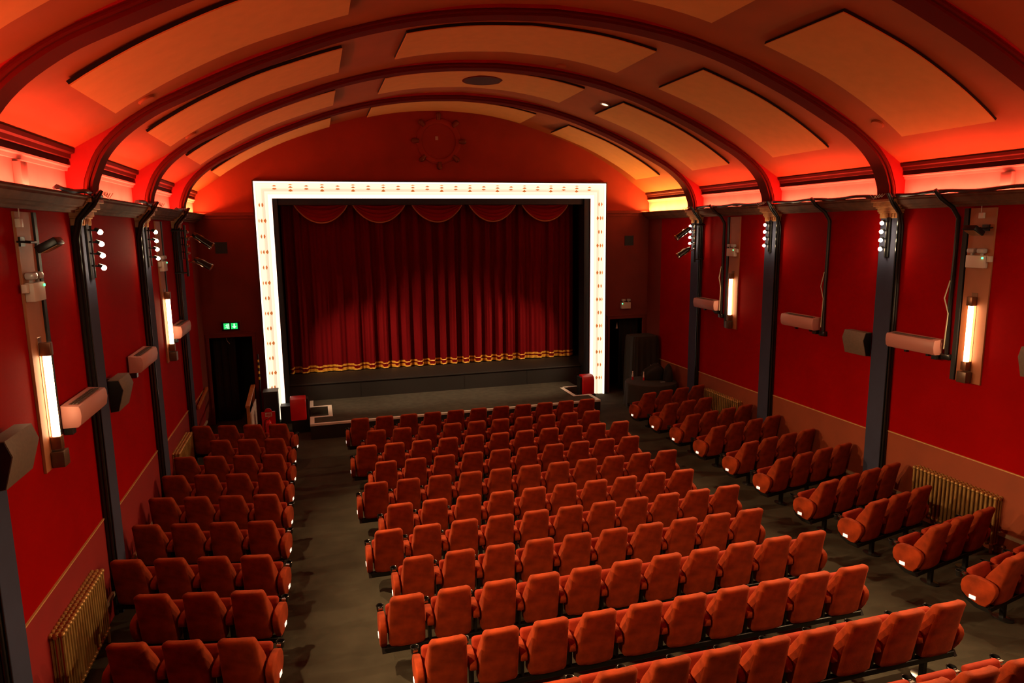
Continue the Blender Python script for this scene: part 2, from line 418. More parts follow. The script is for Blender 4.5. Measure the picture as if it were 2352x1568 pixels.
for s in (-1, 1):
    moulding(CP_, s, [(YB, YS)], 'cornice', 'moulded cornice ledge along the side wall')
    moulding(UM, s, [(a-.02, b+.04) for a, b in COVE], 'cove_moulding_shaded', 'moulding above the lit cove, its dark tone standing for shade')
    moulding(UM2, s, [(a-.02, b+.04) for a, b in COVE], 'cove', 'fillet under the cove moulding, its pale tone standing for cove light')
SIDE = {-1: 'left', 1: 'right'}
for s in (-1, 1):
    for i, (a, b) in enumerate(COVE):
        if i == 0: continue
        bm = bmesh.new(); x0, x1 = sorted((s*6.47, s*6.50)); box(bm, x0, x1, a+.05, b-.05, 5.682, 5.69)
        m = mat('amber_led_strip', (1, .5, .2), .5, emit=(1, .42, .10), estr=3) if (s == 1 and i == 5) else MT['led']
        tag(obj('led_strip', bm, m, smooth=False), 'hidden red light strip on the %s cornice, %s' % (SIDE[s], BAYN[i-1]), 'light strip', 'light strips in the coves')
# cables lying along the ledge edges
for s, runs in ((-1, [(8.9, 10.6, 'near the first whole column'), (12.6, 13.9, 'near the middle column'), (16.0, 17.0, 'near the last column')]),
                (1, [(6.2, 10.0, 'in the nearest bay'), (10.05, 13.4, 'in the second bay'), (13.45, 16.6, 'in the third bay')])):
    for (a, b, w_) in runs:
        bm = bmesh.new(); pts = []; n_ = int((b-a)*9)
        for j in range(n_+1):
            y = a+(b-a)*j/n_
            pts.append((s*(6.315+.012*math.sin(j*1.3)), y, 5.775+.014*math.sin(j*.55+a)))
        tube(bm, pts, .030, 7)
        tube(bm, [(p[0]+s*.035, p[1]+.02, p[2]-.008+.02*math.sin(q*.9)) for q, p in enumerate(pts)], .018, 6)
        tag(obj('cable_bundle', bm, 'cable_red' if s > 0 else 'cable'), 'black cable bundle lying on the %s ledge %s' % (SIDE[s], w_), 'cable', 'cables along the cornice')

# ------------------------------------------------------------------ columns
COLN = ['hidden behind the camera', 'nearest the camera', 'second from the camera', 'third from the camera', 'nearest the screen']
for s in (-1, 1):
    for i, y in enumerate(COLY):
        if i == 0: continue
        t = thing('wall_column', 'navy blue square column on the %s wall, %s' % (SIDE[s], COLN[i]), 'column', (0, y, 0), 0, 'columns of the side walls')
        x0, x1 = sorted((s*(W+.02), s*(W-.11)))
        bm = bmesh.new(); box(bm, x0, x1, 0, COLW, -.15, 5.50, .006, 1); obj('shaft', bm, 'navy', t)
        bm = bmesh.new()
        for (dx, dy, z0, z1) in ((.13, .01, 5.37, 5.46), (.15, .025, 5.46, 5.49), (.17, .035, 5.49, 5.55), (.20, .05, 5.55, 5.58), (.24, .07, 5.58, 5.66), (.285, .09, 5.66, 5.71)):
            a, b = sorted((s*(W+.01), s*(W-dx))); box(bm, a, b, -dy, COLW+dy, z0, z1, .006, 1)
        for j in range(5):
            a, b = sorted((s*(W-.13), s*(W-.145))); yy0 = .04+j*.07; box(bm, a, b, yy0, yy0+.025, 5.385, 5.455)
        obj('capital', bm, 'capital', t)
        # black sheet over the near side, with ducting
        bm = bmesh.new(); a, b = sorted((s*(W+.02), s*(W-.108))); box(bm, a, b, -.012, -.0005, -.1, 5.36)
        tube(bm, [(s*(W-.03), -.035, 0), (s*(W-.03), -.035, 5.2), (s*(W-.10), -.05, 5.45), (s*(W-.22), -.05, 5.60), (s*(W-.38), -.03, 5.80)], .03, 8)
        tube(bm, [(s*(W-.07), -.03, .3), (s*(W-.075), -.035, 2.5), (s*(W-.07), -.03, 5.2), (s*(W-.14), -.05, 5.45), (s*(W-.30), -.05, 5.62), (s*(W-.40), -.03, 5.81)], .022, 8)
        obj('cable_duct', bm, 'black_gloss', t)

# spotlight bars in front of the columns
for s in (-1, 1):
    for i in (1, 2, 3, 4):
        y = COLY[i]+.17
        t = thing('spotlight_bar', 'black bar of four %s spot bulbs on the %s column %s' % ('unlit' if (s, i) == (-1, 4) else 'lit', SIDE[s], COLN[i]), 'light fixture',
                  (s*6.30, y, 5.03), 0, 'bulb bars on the columns')
        bm = bmesh.new(); a, b = sorted((s*.13, s*.16)); box(bm, a, b, -.05, .05, -.36, .36, .004, 1)
        tube(bm, [(s*.10, 0, -.34), (s*.10, 0, .34)], .012, 8); obj('bar', bm, 'black_metal', t)
        for j, z in enumerate((.255, .10, -.05, -.21)):
            bm = bmesh.new(); cyl(bm, (s*.13, 0, z+.03), (s*.03, 0, z+.02), .012, n=8); cyl(bm, (s*.05, 0, z+.045), (0, 0, z+.015), .02, .032, n=14)
            h = obj('bulb_holder', bm, 'black_gloss', t)
            bm = bmesh.new(); ball(bm, (s*-.01, 0, z), .034, 2)
            bu = obj('bulb', bm, 'bulb' if (s, i) != (-1, 4) else 'lens', h)

# ------------------------------------------------------------------ screen wall
def poly_wall(name, outline, holes, y0, y1, mats, split=None):
    bm = bmesh.new(); es = []
    for loop in [outline]+holes:
        vs = [bm.verts.new((p[0], y0, p[1])) for p in loop]
        for i in range(len(vs)): es.append(bm.edges.new((vs[i], vs[(i+1) % len(vs)])))
    bmesh.ops.triangle_fill(bm, use_beauty=True, use_dissolve=False, edges=es)
    if split is not None:
        bmesh.ops.bisect_plane(bm, geom=bm.verts[:]+bm.edges[:]+bm.faces[:], plane_co=(0, y0, split), plane_no=(0, 0, 1))
        for f in bm.faces: f.material_index = 1 if f.calc_center_median().z > split else 0
    r = bmesh.ops.extrude_face_region(bm, geom=bm.faces[:])
    for v in [g for g in r['geom'] if isinstance(g, bmesh.types.BMVert)]: v.co.y = y1
    return obj(name, bm, mats, smooth=False)
out = [(-W-.25, -.2)]+[(-W-.25, 5.9)]+[(float(p[0]), float(p[1]+.04+rise(p[0]))) for p in vault if abs(p[0]) < 6.7]+[(W+.25, 5.9), (W+.25, -.2)]
opening = [(-4.6, -.1), (-4.6, 6.16), (4.6, 6.16), (4.6, -.1)]
dl = [(-6.45, 0), (-6.45, 2.46), (-5.36, 2.46), (-5.36, 0)]
dr = [(5.27, 0), (5.27, 2.42), (6.40, 2.42), (6.40, 0)]
struct(poly_wall('wall_front', out, [opening, dl, dr], YS, YS+.2, ['wall_dark', 'upper_front'], 5.78), 'brown screen wall with an arched red top')
bm = bmesh.new()
for a, b in ((-W, -5.04), (5.04, W)):
    box(bm, a, b, YS-.05, YS, 5.70, 5.79, .01, 1); box(bm, a, b, YS-.025, YS, 5.62, 5.70, .005, 1)
struct(obj('trim_50', bm, 'wall_dark'), 'dark picture rail across the screen wall')
bm = bmesh.new(); box(bm, -7, 7, YB-.2, YB, -.2, 9); struct(obj('wall_back', bm, 'wall_dark', smooth=False))
# doorway surrounds + black curtains
DOORS = ((-6.45, -5.36, 2.46, 'door_1', 'left'), (5.27, 6.40, 2.42, 'door_2', 'right'))
for (a, b, z, nm, sd) in DOORS:
    bm = bmesh.new()
    box(bm, a-.09, b+.09 if sd == 'left' else b+.09, YS-.035, YS+.001, z, z+.09, .006, 1); box(bm, a-.11, b+.11, YS-.05, YS+.001, z+.09, z+.12, .005, 1)
    box(bm, a-.07, a, YS-.03, YS+.2, 0, z); box(bm, b, b+.07, YS-.03, YS+.2, 0, z)
    struct(obj(nm, bm, 'wall_dark', smooth=False), 'open doorway with a dark frame %s of the stage' % sd)
    bm = bmesh.new()
    box(bm, a-.3, b+.3, YS+1.2, YS+1.3, 0, 3); box(bm, a-.4, a-.3, YS+.2, YS+1.3, 0, 3); box(bm, b+.3, b+.4, YS+.2, YS+1.3, 0, 3); box(bm, a-.4, b+.4, YS+.2, YS+1.3, 2.95, 3.0)
    struct(obj('wall_passage_%s' % sd, bm, 'black_cloth', smooth=False), 'black wall of the passage behind the doorway')
def drape(bm, x0, x1, z0, z1, y, amp, wl, n=90, seed=0, spread=0, mi=0, off=0, rows=6):
    rnd = random.Random(seed); ph = rnd.random()*6
    k1 = [2*PI/(wl*(.7+.9*rnd.random())) for _ in range(4)]; p1 = [rnd.random()*6 for _ in range(4)]
    g = []
    for r in range(rows+1):
        v = r/rows; z = z0+(z1-z0)*v; row = []
        for i in range(n+1):
            x = x0+(x1-x0)*i/n
            s_ = sum(math.sin(k*x+p) for k, p in zip(k1, p1))/4
            w_ = amp*(1-.25*v)*math.tanh(4.2*s_)+amp*.16*math.sin(k1[0]*2.7*x+ph)
            row.append(bm.verts.new((x, y+w_-off, z)))
        g.append(row)
    for A, B in zip(g, g[1:]):
        for i in range(n): bm.faces.new((A[i], A[i+1], B[i+1], B[i])).material_index = mi
for (a, b, z, nm, sd) in DOORS:
    bm = bmesh.new(); xa, xb = (a+.03, a+.62) if sd == 'left' else (a+.45, b-.03)
    drape(bm, xa, xb, .08, z-.02, YS+.28, .03, .16, 60, seed=3)
    o = obj('door_curtain', bm, 'black_cloth'); md = o.modifiers.new('s', 'SOLIDIFY'); md.thickness = .006
    tag(o, 'black curtain hanging in the doorway %s of the stage' % sd, 'curtain', 'black doorway curtains')

# ------------------------------------------------------------------ stage alcove, plinth, stage
bm = bmesh.new()
box(bm, -5.0, -4.6, YS+.2, 22.0, 0, 7); box(bm, 4.6, 5.0, YS+.2, 22.0, 0, 7); box(bm, -5, 5, 21.9, 22.1, 0, 7); box(bm, -5, 5, YS+.2, 22.1, 6.5, 6.7)
box(bm, -4.6, -4.48, YS+.05, 20.35, .1, 6.4); box(bm, 4.42, 4.6, YS+.05, 20.35, .1, 6.4)
box(bm, -4.6, 4.6, 20.0, 20.3, 5.99, 6.5)
struct(obj('wall_alcove', bm, 'black', smooth=False), 'black masking around the screen curtain')
bm = bmesh.new()
box(bm, -4.6, 4.6, 20.12, 20.75, 0, .95, .01, 1); box(bm, -4.6, 4.6, 20.08, 20.14, .925, .965, .008, 1)
prism(bm, [(20.14, .95), (20.75, .95), (20.75, 1.16), (20.55, 1.16)], 'X', -4.6, 4.6)
for x in (-2.5, .6, 2.6): box(bm, x, x+.012, 20.112, 20.122, .48, .92)
tag(obj('stage_plinth', bm, mat('plinth_black', (.013, .010, .008), .5)), 'black plinth wall below the curtain at the back of the stage', 'plinth')
t = thing('stage', 'low carpeted stage with white edging in front of the curtain', 'stage', (0, 0, 0))
SZ = .46
SOUT = [(-3.94, 20.12), (-3.94, 19.32), (-3.47, 19.32), (-3.47, 18.30), (-3.92, 18.30), (-3.92, 17.56), (3.97, 17.56), (3.97, 18.29), (3.52, 18.29), (3.52, 19.33), (3.98, 19.33), (3.98, 20.12)]
bm = bmesh.new(); prism(bm, SOUT, 'Z', .03, SZ-.002); bmesh.ops.triangulate(bm, faces=[f for f in bm.faces if len(f.verts) > 4]); obj('deck', bm, 'stage_carpet', t, smooth=False)
bm = bmesh.new(); box(bm, -3.93, 3.98, 17.545, 17.556, .05, .40); box(bm, -3.93, -3.92, 17.55, 18.3, .05, .40); box(bm, 3.97, 3.98, 17.55, 18.3, .05, .40)
obj('fascia', bm, mat('stage_fascia', (.018, .015, .012), .6), t, smooth=False)
bm = bmesh.new()
e = .012
def nos(x0, x1, y0, y1): box(bm, x0, x1, y0, y1, SZ-.05, SZ+.004, .003, 1)
nos(-3.935, 3.985, 17.54, 17.63)
nos(-3.935, -3.83, 17.631, 18.299); nos(-3.829, -3.36, 18.20, 18.30); nos(-3.47, -3.36, 18.301, 19.32); nos(-3.95, -3.36, 19.321, 19.42); nos(-3.95, -3.85, 19.421, 20.11)
nos(3.88, 3.985, 17.631, 18.28); nos(3.41, 3.879, 18.19, 18.28); nos(3.41, 3.52, 18.281, 19.33); nos(3.521, 3.99, 19.331, 19.41)
obj('nosing', bm, 'white_paint', t)
bm = bmesh.new(); box(bm, -3.93, -3.48, 18.31, 19.31, .03, .25); obj('step', bm, 'stage_carpet', t, smooth=False)
bm = bmesh.new(); box(bm, -3.60, -3.50, 18.33, 18.62, .252, .262); obj('step_edging', bm, 'white_paint', t, smooth=False)
bm = bmesh.new(); box(bm, 3.53, 3.97, 18.30, 19.32, .03, .25); obj('step', bm, 'stage_carpet', t, smooth=False)

# main curtain, fringes, swags
t = thing('stage_curtain', 'closed dark red pleated stage curtain with two gold fringe bands', 'curtain', (0, 0, 0))
CY = 20.66
bm = bmesh.new(); drape(bm, -4.44, 4.36, 1.19, 6.3, CY, .085, .31, 760, seed=11, rows=10); o = obj('drape', bm, 'drape', t)
bm = bmesh.new(); drape(bm, -4.44, 4.36, 1.185, 1.275, CY, .085, .31, 760, seed=11, off=.008, rows=1); obj('fringe', bm, 'gold_fringe', t)
bm = bmesh.new(); drape(bm, -4.44, 4.36, 1.315, 1.375, CY, .085, .31, 760, seed=11, off=.008, rows=1); obj('fringe', bm, 'gold_fringe', t)
SW = [(-4.07, -2.60, 'leftmost of the five'), (-2.47, -.96, 'second from the left'), (-.78, .73, 'third, in the middle'), (.93, 2.40, 'fourth from the left'), (2.58, 4.10, 'rightmost of the five')]
for (a, b, w_) in SW:
    t = thing('curtain_swag', 'dark red curtain swag with gold edge, '+w_, 'swag', ((a+b)/2, 20.45, 6.03), 0, 'swags along the top of the curtain')
    bm = bmesh.new(); h = (b-a)/2; g = []
    for r in range(13):
        v = r/12; dep = .50*v+.02; row = []
        for i in range(25):
            u = i/24*2-1
            x = h*u*(1-.12*(1-v)); z = -dep*(1-u*u)**.85
            row.append(bm.verts.new((x, -.10*math.sin(PI*v)*(1-u*u)-.035*math.sin(r*1.9)*(1-u*u), z)))
        g.append(row)
    for A, B in zip(g, g[1:]):
        for i in range(24): bm.faces.new((A[i], A[i+1], B[i+1], B[i]))
    o = obj('swag_cloth', bm, 'swag_cloth', t); o.modifiers.new('s', 'SOLIDIFY').thickness = .008
    bm = bmesh.new(); tube(bm, [(h*u, -.03*(1-u*u), -.525*(1-u*u)**.85) for u in np.linspace(-1, 1, 31)], .02, 8); obj('edging', bm, 'swag_trim', t)

# ------------------------------------------------------------------ lit screen surround
t = thing('screen_surround', 'tall lit cream stepped frame around the screen curtain', 'screen surround', (0, 0, 0))
def ring(bm, xo, xi, zo, zi, y0, y1, mi=0, zb=.06):
    for q in ([(-xo, zo), (xo, zo), (xi, zi), (-xi, zi)], [(-xo, zb), (-xo, zo), (-xi, zi), (-xi, zb)], [(xo, zo), (xo, zb), (xi, zb), (xi, zi)]):
        prism(bm, q, 'Y', y0, y1, mi=mi)
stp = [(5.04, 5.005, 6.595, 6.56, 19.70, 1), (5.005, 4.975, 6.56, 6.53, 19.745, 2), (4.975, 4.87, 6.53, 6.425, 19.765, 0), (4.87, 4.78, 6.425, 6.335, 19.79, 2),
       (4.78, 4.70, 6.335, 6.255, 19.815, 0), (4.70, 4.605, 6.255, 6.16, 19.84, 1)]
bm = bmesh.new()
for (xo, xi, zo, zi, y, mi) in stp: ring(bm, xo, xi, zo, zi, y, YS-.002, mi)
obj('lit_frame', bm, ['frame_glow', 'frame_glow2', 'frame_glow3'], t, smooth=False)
bm = bmesh.new(); ring(bm, 5.075, 5.041, 6.63, 6.596, 19.70, YS-.002)
obj('outer_casing', bm, 'frame_side', t, smooth=False)
def reflection_row(cx, cz, along, n):
    """row of small amber shapes standing for bulb reflections across the frame; along = 'x' top run, 'z' side run"""
    bm = bmesh.new()
    offs = (.0, .075) if n == 2 else (-.035, .035, .125)
    for j, o_ in enumerate(offs):
        s1 = (.022, .040, .060)[j] if n == 3 else (.034, .056)[j]
        w_ = .062
        if along == 'x': P = [(cx-w_, cz-o_), (cx-.012, cz-o_+s1*.8), (cx+.012, cz-o_+s1*.8), (cx+w_, cz-o_), (cx, cz-o_-s1*.35)]
        else:
            sg = -1 if cx < 0 else 1
            P = [(cx-sg*o_, cz-w_), (cx-sg*(o_-s1*.8), cz-.012), (cx-sg*(o_-s1*.8), cz+.012), (cx-sg*o_, cz+w_), (cx-sg*(o_+s1*.45), cz)]
        a = abs(cx)-o_ if along == 'z' else 0
        y = 19.745 if (n == 3 and j == 0) else (19.765 if j == 0 or (n == 3 and j == 1) else 19.79)
        dpt = (cz-o_ if along == 'x' else 0)
        ref = (dpt if along == 'x' else a+1.555)
        yy_ = 19.765 if ref > 6.425 else (19.79 if ref > 6.335 else 19.815)
        prism(bm, P, 'Y', yy_-.022, yy_-.001)
    obj('fitting_reflection', bm, 'amber', t, smooth=False)  # amber shapes modelled in place of reflections of the bulb holders
for j in range(23):
    x = -4.52+j*(9.04/22); reflection_row(x, 6.475, 'x', 2 if j % 2 == 0 else 3)
for sg in (-1, 1):
    for j in range(14):
        reflection_row(sg*4.92, 5.98-j*.415, 'z', 2 if j % 2 == 0 else 3)

# plaster roundel above the screen
t = thing('wall_roundel', 'dark red plaster ring with eight knobs high above the screen', 'roundel', (-.03, YS, 7.74))
bm = bmesh.new(); lathe(bm, [(.48, 0), (.49, -.035), (.53, -.05), (.60, -.05), (.63, -.03), (.64, 0)], n=48, axis='Y', cap=False); obj('ring', bm, 'upper_front', t)
for k in range(8):
    a = PI/4*k; bm = bmesh.new()
    c = Vector((math.cos(a)*.66, -.05, math.sin(a)*.66)); d = Vector((math.cos(a), 0, math.sin(a)))
    cyl(bm, c-d*.09, c+d*.06, .05, .075, n=14); ball(bm, c+d*.06, .072, 2); obj('knob', bm, mat('knob', (.22, .05, .02), .5) if k == 0 else bpy.data.materials['knob'], t)
bm = bmesh.new(); box(bm, -.095, -.015, -.012, -.001, .035, .135); obj('label_card', bm, 'paper', t, smooth=False)

# ------------------------------------------------------------------ seats
def backrest_mesh():
    Z = [.285, .45, .60, .70, .78, .86, .97]
    Wd = [.430, .430, .427, .420, .412, .404, .396]     # rear face
    Wf = [.440, .440, .436, .424, .410, .400, .390]     # bolsters
    yb = [.150, .120, .092, .070, .052, .033, .000]
    ysd = [.33, .34, .315, .265, .215, .165, .110]
    ym = [.26, .24, .215, .185, .160, .138, .100]
    zs = list(np.linspace(.285, .925, 20)); zs += [.940, .952, .962, .969, .973]
    bm = bmesh.new(); rings = []
    for z in zs:
        w, b, s_, m_, wf = (float(np.interp(z, Z, a)) for a in (Wd, yb, ysd, ym, Wf))
        t_ = max(0, (z-.925)/.048); ins = .042*(1-math.sqrt(max(0, 1-t_*t_)))
        if z < .31: ins = .015*(.31-z)/.025
        w -= 2*ins*1.1; b += ins*.8; s_ -= ins*.7; m_ -= ins*.7
        h = w/2; g = wf/2-ins*1.1; hm = (h+g)/2
        fat = s_-b > .12
        R1 = [(h*.92, b+.012), (h, b+.05 if fat else (b+s_)/2-.01), (hm, (b+s_)/2+.005), (g*.985, s_-.03 if fat else (b+s_)/2+.015), (g*.86, s_), (g*.66, (s_*.45+m_*.55)), (g*.33, m_+.004)]
        ctrl = [(0, b-.008), (h*.5, b-.004)]+R1+[(0, m_)]+[(-q[0], q[1]) for q in R1[::-1]]+[(-h*.5, b-.004)]
        P = np.array(ctrl); n = len(P); pts = []
        for i in range(n):
            a, b_, c, d = P[i-1], P[i], P[(i+1)%n], P[(i+2)%n]
            for t in (0, .5): pts.append(.5*((2*b_)+(-a+c)*t+(2*a-5*b_+4*c-d)*t*t+(-a+3*b_-3*c+d)*t**3))
        rings.append([bm.verts.new((p[0], p[1], z)) for p in pts])
    for A, B in zip(rings, rings[1:]):
        k = len(A)
        for i in range(k): bm.faces.new((A[i], A[(i+1)%k], B[(i+1)%k], B[i]))
    bm.faces.new(rings[0][::-1]); bm.faces.new(rings[-1])
    return meshof('backrest', bm, 'velvet', ang=60)
def pan_mesh():
    bm = bmesh.new()
    mt = Matrix.Translation((0, .42, .30)) @ Matrix.Rotation(math.radians(-14), 4, 'X')
    box(bm, -.222, .222, -.045, .045, 0, .36, .038, 4, mtx=mt)
    return meshof('seat_pan', bm, 'velvet2', ang=60)
ARM = [(.215, .275), (.30, .27), (.45, .315), (.515, .37), (.535, .44), (.525, .52), (.49, .575), (.43, .61), (.35, .625), (.25, .62), (.17, .60), (.125, .565), (.11, .51), (.125, .44), (.165, .36)]
def arm_mesh(name, th, shape=ARM):
    bm = bmesh.new(); prism(bm, shape, 'X', -th/2, th/2, .018, 3)
    return meshof(name, bm, 'velvet', ang=60)
MID = [(.20, .46), (.40, .44), (.47, .47), (.50, .53), (.485, .575), (.43, .61), (.35, .625), (.25, .62), (.17, .60), (.13, .565), (.13, .50)]
def cup_mesh():
    bm = bmesh.new()
    lathe(bm, [(.030, -.07), (.036, -.068), (.046, .0), (.050, .006), (.046, .012), (.041, .008), (.034, -.055), (0, -.058)], c=(0, .575, .60), n=20)
    prism(bm, [(-.025, .50), (.025, .50), (.02, .545), (-.02, .545)], 'Z', .585, .605, mi=1)
    return meshof('cup_holder', bm, ['black_gloss', 'chrome'])
def rim_mesh():
    bm = bmesh.new(); n = 20
    tube(bm, [(.047*math.cos(2*PI*k/n), .575+.047*math.sin(2*PI*k/n), .613) for k in range(n+1)], .0035, 6)
    return meshof('cup_rim', bm, 'chrome')
def arm_base_mesh():
    bm = bmesh.new(); prism(bm, [(.16, .215), (.34, .215), (.47, .275), (.52, .345), (.45, .30), (.30, .262), (.20, .27)], 'X', -.022, .022)
    return meshof('arm_bracket', bm, 'black_metal', smooth=False)
def mid_post_mesh():
    bm = bmesh.new(); box(bm, -.015, .015, .20, .34, .22, .47); return meshof('arm_post', bm, 'black', smooth=False)
def plate_mesh(s):
    bm = bmesh.new(); a, b = sorted((s*.040, s*.048)); box(bm, a, b, .335, .415, .318, .368, .002, 1); return meshof('number_plate', bm, 'plate', smooth=False)
ME = dict(back=backrest_mesh(), pan=pan_mesh(), aisle=arm_mesh('armrest', .082), mid=arm_mesh('armrest', .082, MID), cup=cup_mesh(), rim=rim_mesh(), base=arm_base_mesh(), post=mid_post_mesh(),
          plateL=plate_mesh(-1), plateR=plate_mesh(1))
PITCHX = .56
def arm(t, x, kind):
    a = link('armrest', ME['aisle' if kind in ('L', 'R', 'wall') else 'mid'], t, (x, 0, 0))
    link('cup_holder', ME['cup'], a)
    if kind in ('L', 'R'):
        link('arm_bracket', ME['base'], a); link('number_plate', ME['plate'+kind], a)['label'] = 'lit white number plate'
    elif kind == 'wall': link('arm_bracket', ME['base'], a)
    else: link('arm_post', ME['post'], a)
def seat(x, y, z, rz, label, group, left=None, right='mid'):
    t = thing('cinema_seat', label, 'seat', (x, y, z), rz, group)
    link('backrest', ME['back'], t); link('seat_pan', ME['pan'], t)
    if left: arm(t, -PITCHX/2, left)
    if right: arm(t, PITCHX/2, right)
    return t
def beam(x0, x1, t, legs):
    bm = bmesh.new(); box(bm, x0, x1, .175, .255, .205, .275, .006, 1); obj('beam', bm, 'black_metal', t)
    for lx in legs:
        bm = bmesh.new(); box(bm, lx-.03, lx+.03, .185, .245, -.02, .21, .004, 1); obj('leg', bm, 'black_metal', t)
        bm = bmesh.new(); lathe(bm, [(.085, 0), (.085, .012), (.03, .022), (0, .022)], c=(lx, .215, 0), n=18); 
        bmesh.ops.scale(bm, vec=(1, 1.6, 1), verts=bm.verts, space=Matrix.Translation((-lx, -.215, 0))); obj('foot', bm, 'black_gloss', t)
CYR = [15.59, 14.60, 13.615, 12.541, 11.478, 10.375, 9.407, 8.396, 7.391, 6.333, 5.261, 4.20]
def seat_z(y): return floor_z(y)
AD = 'orange-red velvet seat'
for i, y in enumerate(CYR):
    n = 11 if i % 2 == 0 else 10
    t = thing('seat_beam', 'black steel beam and legs under the %s row of the centre block' % ORD[i], 'seat beam', (0, y, seat_z(y)), 0, 'beams under the seat rows')
    x0 = -(n-1)/2*PITCHX
    kmin = 0
    if i == 10: kmin = 2
    if i == 11: kmin = 6
    xs_ = [x0+k*PITCHX for k in range(kmin, n)]
    legs = [xs_[0]+.12]+[v+.28 for v in xs_[2:-2:3]]+[xs_[-1]-.12]
    beam(xs_[0]-.27, xs_[-1]+.27, t, legs)
    for k in range(kmin, n):
        pos = 'at the left aisle end' if k == 0 else ('at the right aisle end' if k == n-1 else '%s from the left' % ORDN[k])
        seat(x0+k*PITCHX, y, seat_z(y), random.uniform(-.004, .004), '%s %s of the %s row, centre block' % (AD, pos, ORD[i]),
             'centre block seats', 'L' if k == 0 else None, 'R' if k == n-1 else 'mid')
TH = .218
# side blocks: inner aisle seat position (x, y) and number of seats
LB = [(-.984, 15.69, 4), (-1.012, 14.65, 3), (-.997, 13.616, 4), (-1.009, 12.572, 4), (-1.0, 11.48, 4), (-.992, 10.343, 4), (-.974, 9.13, 4), (-.985, 8.11, 3), (-.996, 7.02, 3), (-.99, 5.95, 3)]
RB = [(8.230, 15.685, 4), (8.272, 14.62, 3), (8.28, 13.61, 4), (8.31, 12.604, 4), (8.30, 11.44, 4), (8.272, 10.364, 4), (8.168, 9.07, 4), (8.219, 8.07, 3), (8.253, 7.01, 3), (8.27, 5.93, 3)]
for side, B, s in (('left', LB, -1), ('right', RB, 1)):
    for i, (x, y, n) in enumerate(B):
        x -= 3.625
        if side == 'left' and i == 9: continue
        th = -TH if side == 'left' else -TH
        z = seat_z(y)
        # rows turned to face the screen's centre; both blocks' outer seats stand further from the stage
        dx, dy = math.cos(TH), -math.sin(TH)
        rz = (TH if s < 0 else -TH)*1.0
        rz = -TH*-1 if s > 0 else -TH
        # inner seat -> outer seats
        ax, ay = (math.cos(TH)*s, 0.0)
        SL = -.224 if s < 0 else -.212
        # left: outer seats k: q negative, Y = y+q*sin(thL); right: Y = y-q*sin(thR)
        inner_rot = SL if s < 0 else -SL
        nb = 'in the %s row, %s block' % (ORD[i], side)
        xo = x+s*(n-1)*PITCHX*math.cos(SL); yo = y+(n-1)*PITCHX*abs(math.sin(SL))
        t = thing('seat_beam', 'black steel beam and legs under the %s row of the %s block' % (ORD[i], side), 'seat beam', ((x+xo)/2, (y+yo)/2, z), inner_rot, 'beams under the seat rows')
        hl = (n-1)*PITCHX/2
        beam(-hl-.27, hl+.27, t, [-hl+.12, 0, hl-.12] if n > 3 else [-hl+.12, hl-.12])
        for k in range(n):
            xx = x+s*k*PITCHX*math.cos(SL); yv = y+k*PITCHX*abs(math.sin(SL))
            pos = 'at the aisle end' if k == 0 else ('against the wall' if k == n-1 else ('second from the aisle' if k == 1 else 'third from the aisle'))
            wl = 'wall' if n == 3 else None
            if s < 0: lf, rt = (wl if k == n-1 else None), ('R' if k == 0 else 'mid')
            else: lf, rt = ('L' if k == 0 else None), (wl if k == n-1 else 'mid')
            seat(xx, yv, z, inner_rot+random.uniform(-.004, .004), '%s %s %s' % (AD, pos, nb), '%s block seats' % side, lf, rt)

# ------------------------------------------------------------------ radiators
def radiator(s, y0, y1, z0, z1, label):
    n = int(round((y1-y0)/.078)); t = thing('radiator', label, 'radiator', (s*6.49, y0, z0), 0, 'bronze column radiators')
    w = (y1-y0)/n
    bm = bmesh.new()
    for j in range(n):
        y = (j+.5)*w
        for dx in (-.055, .0, .055):
            cyl(bm, (dx, y, .07), (dx, y, z1-z0-.05), .021, n=8, caps=False)
        for zz in (z1-z0-.05, .07):
            for dx in (-.055, 0, .055): ball(bm, (dx, y, zz), .033, 2)
        tube(bm, [(-.06, y, z1-z0-.05), (.06, y, z1-z0-.05)], .024, 6)
    obj('sections', bm, 'brass', t)
    bm = bmesh.new(); cyl(bm, (0, 0, z1-z0-.06), (0, n*w, z1-z0-.06), .022, n=10); cyl(bm, (0, 0, .07), (0, n*w, .07), .022, n=10)
    obj('header', bm, 'brass', t)
    for yy0 in (w*.5, n*w-w*.5):
        bm = bmesh.new(); cyl(bm, (-.05, yy0, -.12), (-.05, yy0, .06), .022, .026, n=8); cyl(bm, (.05, yy0, -.12), (.05, yy0, .06), .022, .026, n=8); obj('foot', bm, 'brass', t)
    bm = bmesh.new(); cyl(bm, (-s*.0, -.12, .07), (0, 0, .07), .014, n=8); ball(bm, (0, -.11, .09), .03, 2); obj('valve', bm, 'copper', t)
radiator(1, 7.70, 9.30, floor_z(8.5)+.1, 1.05, 'bronze column radiator on the right wall, nearer one')
radiator(1, 14.56, 16.15, floor_z(15)+.1, .94, 'bronze column radiator on the right wall, farther one')
radiator(-1, 7.80, 9.33, floor_z(8.5)+.1, 1.08, 'bronze column radiator on the left wall, nearer one')
radiator(-1, 14.56, 16.15, floor_z(15)+.1, .94, 'bronze column radiator on the left wall, farther one')

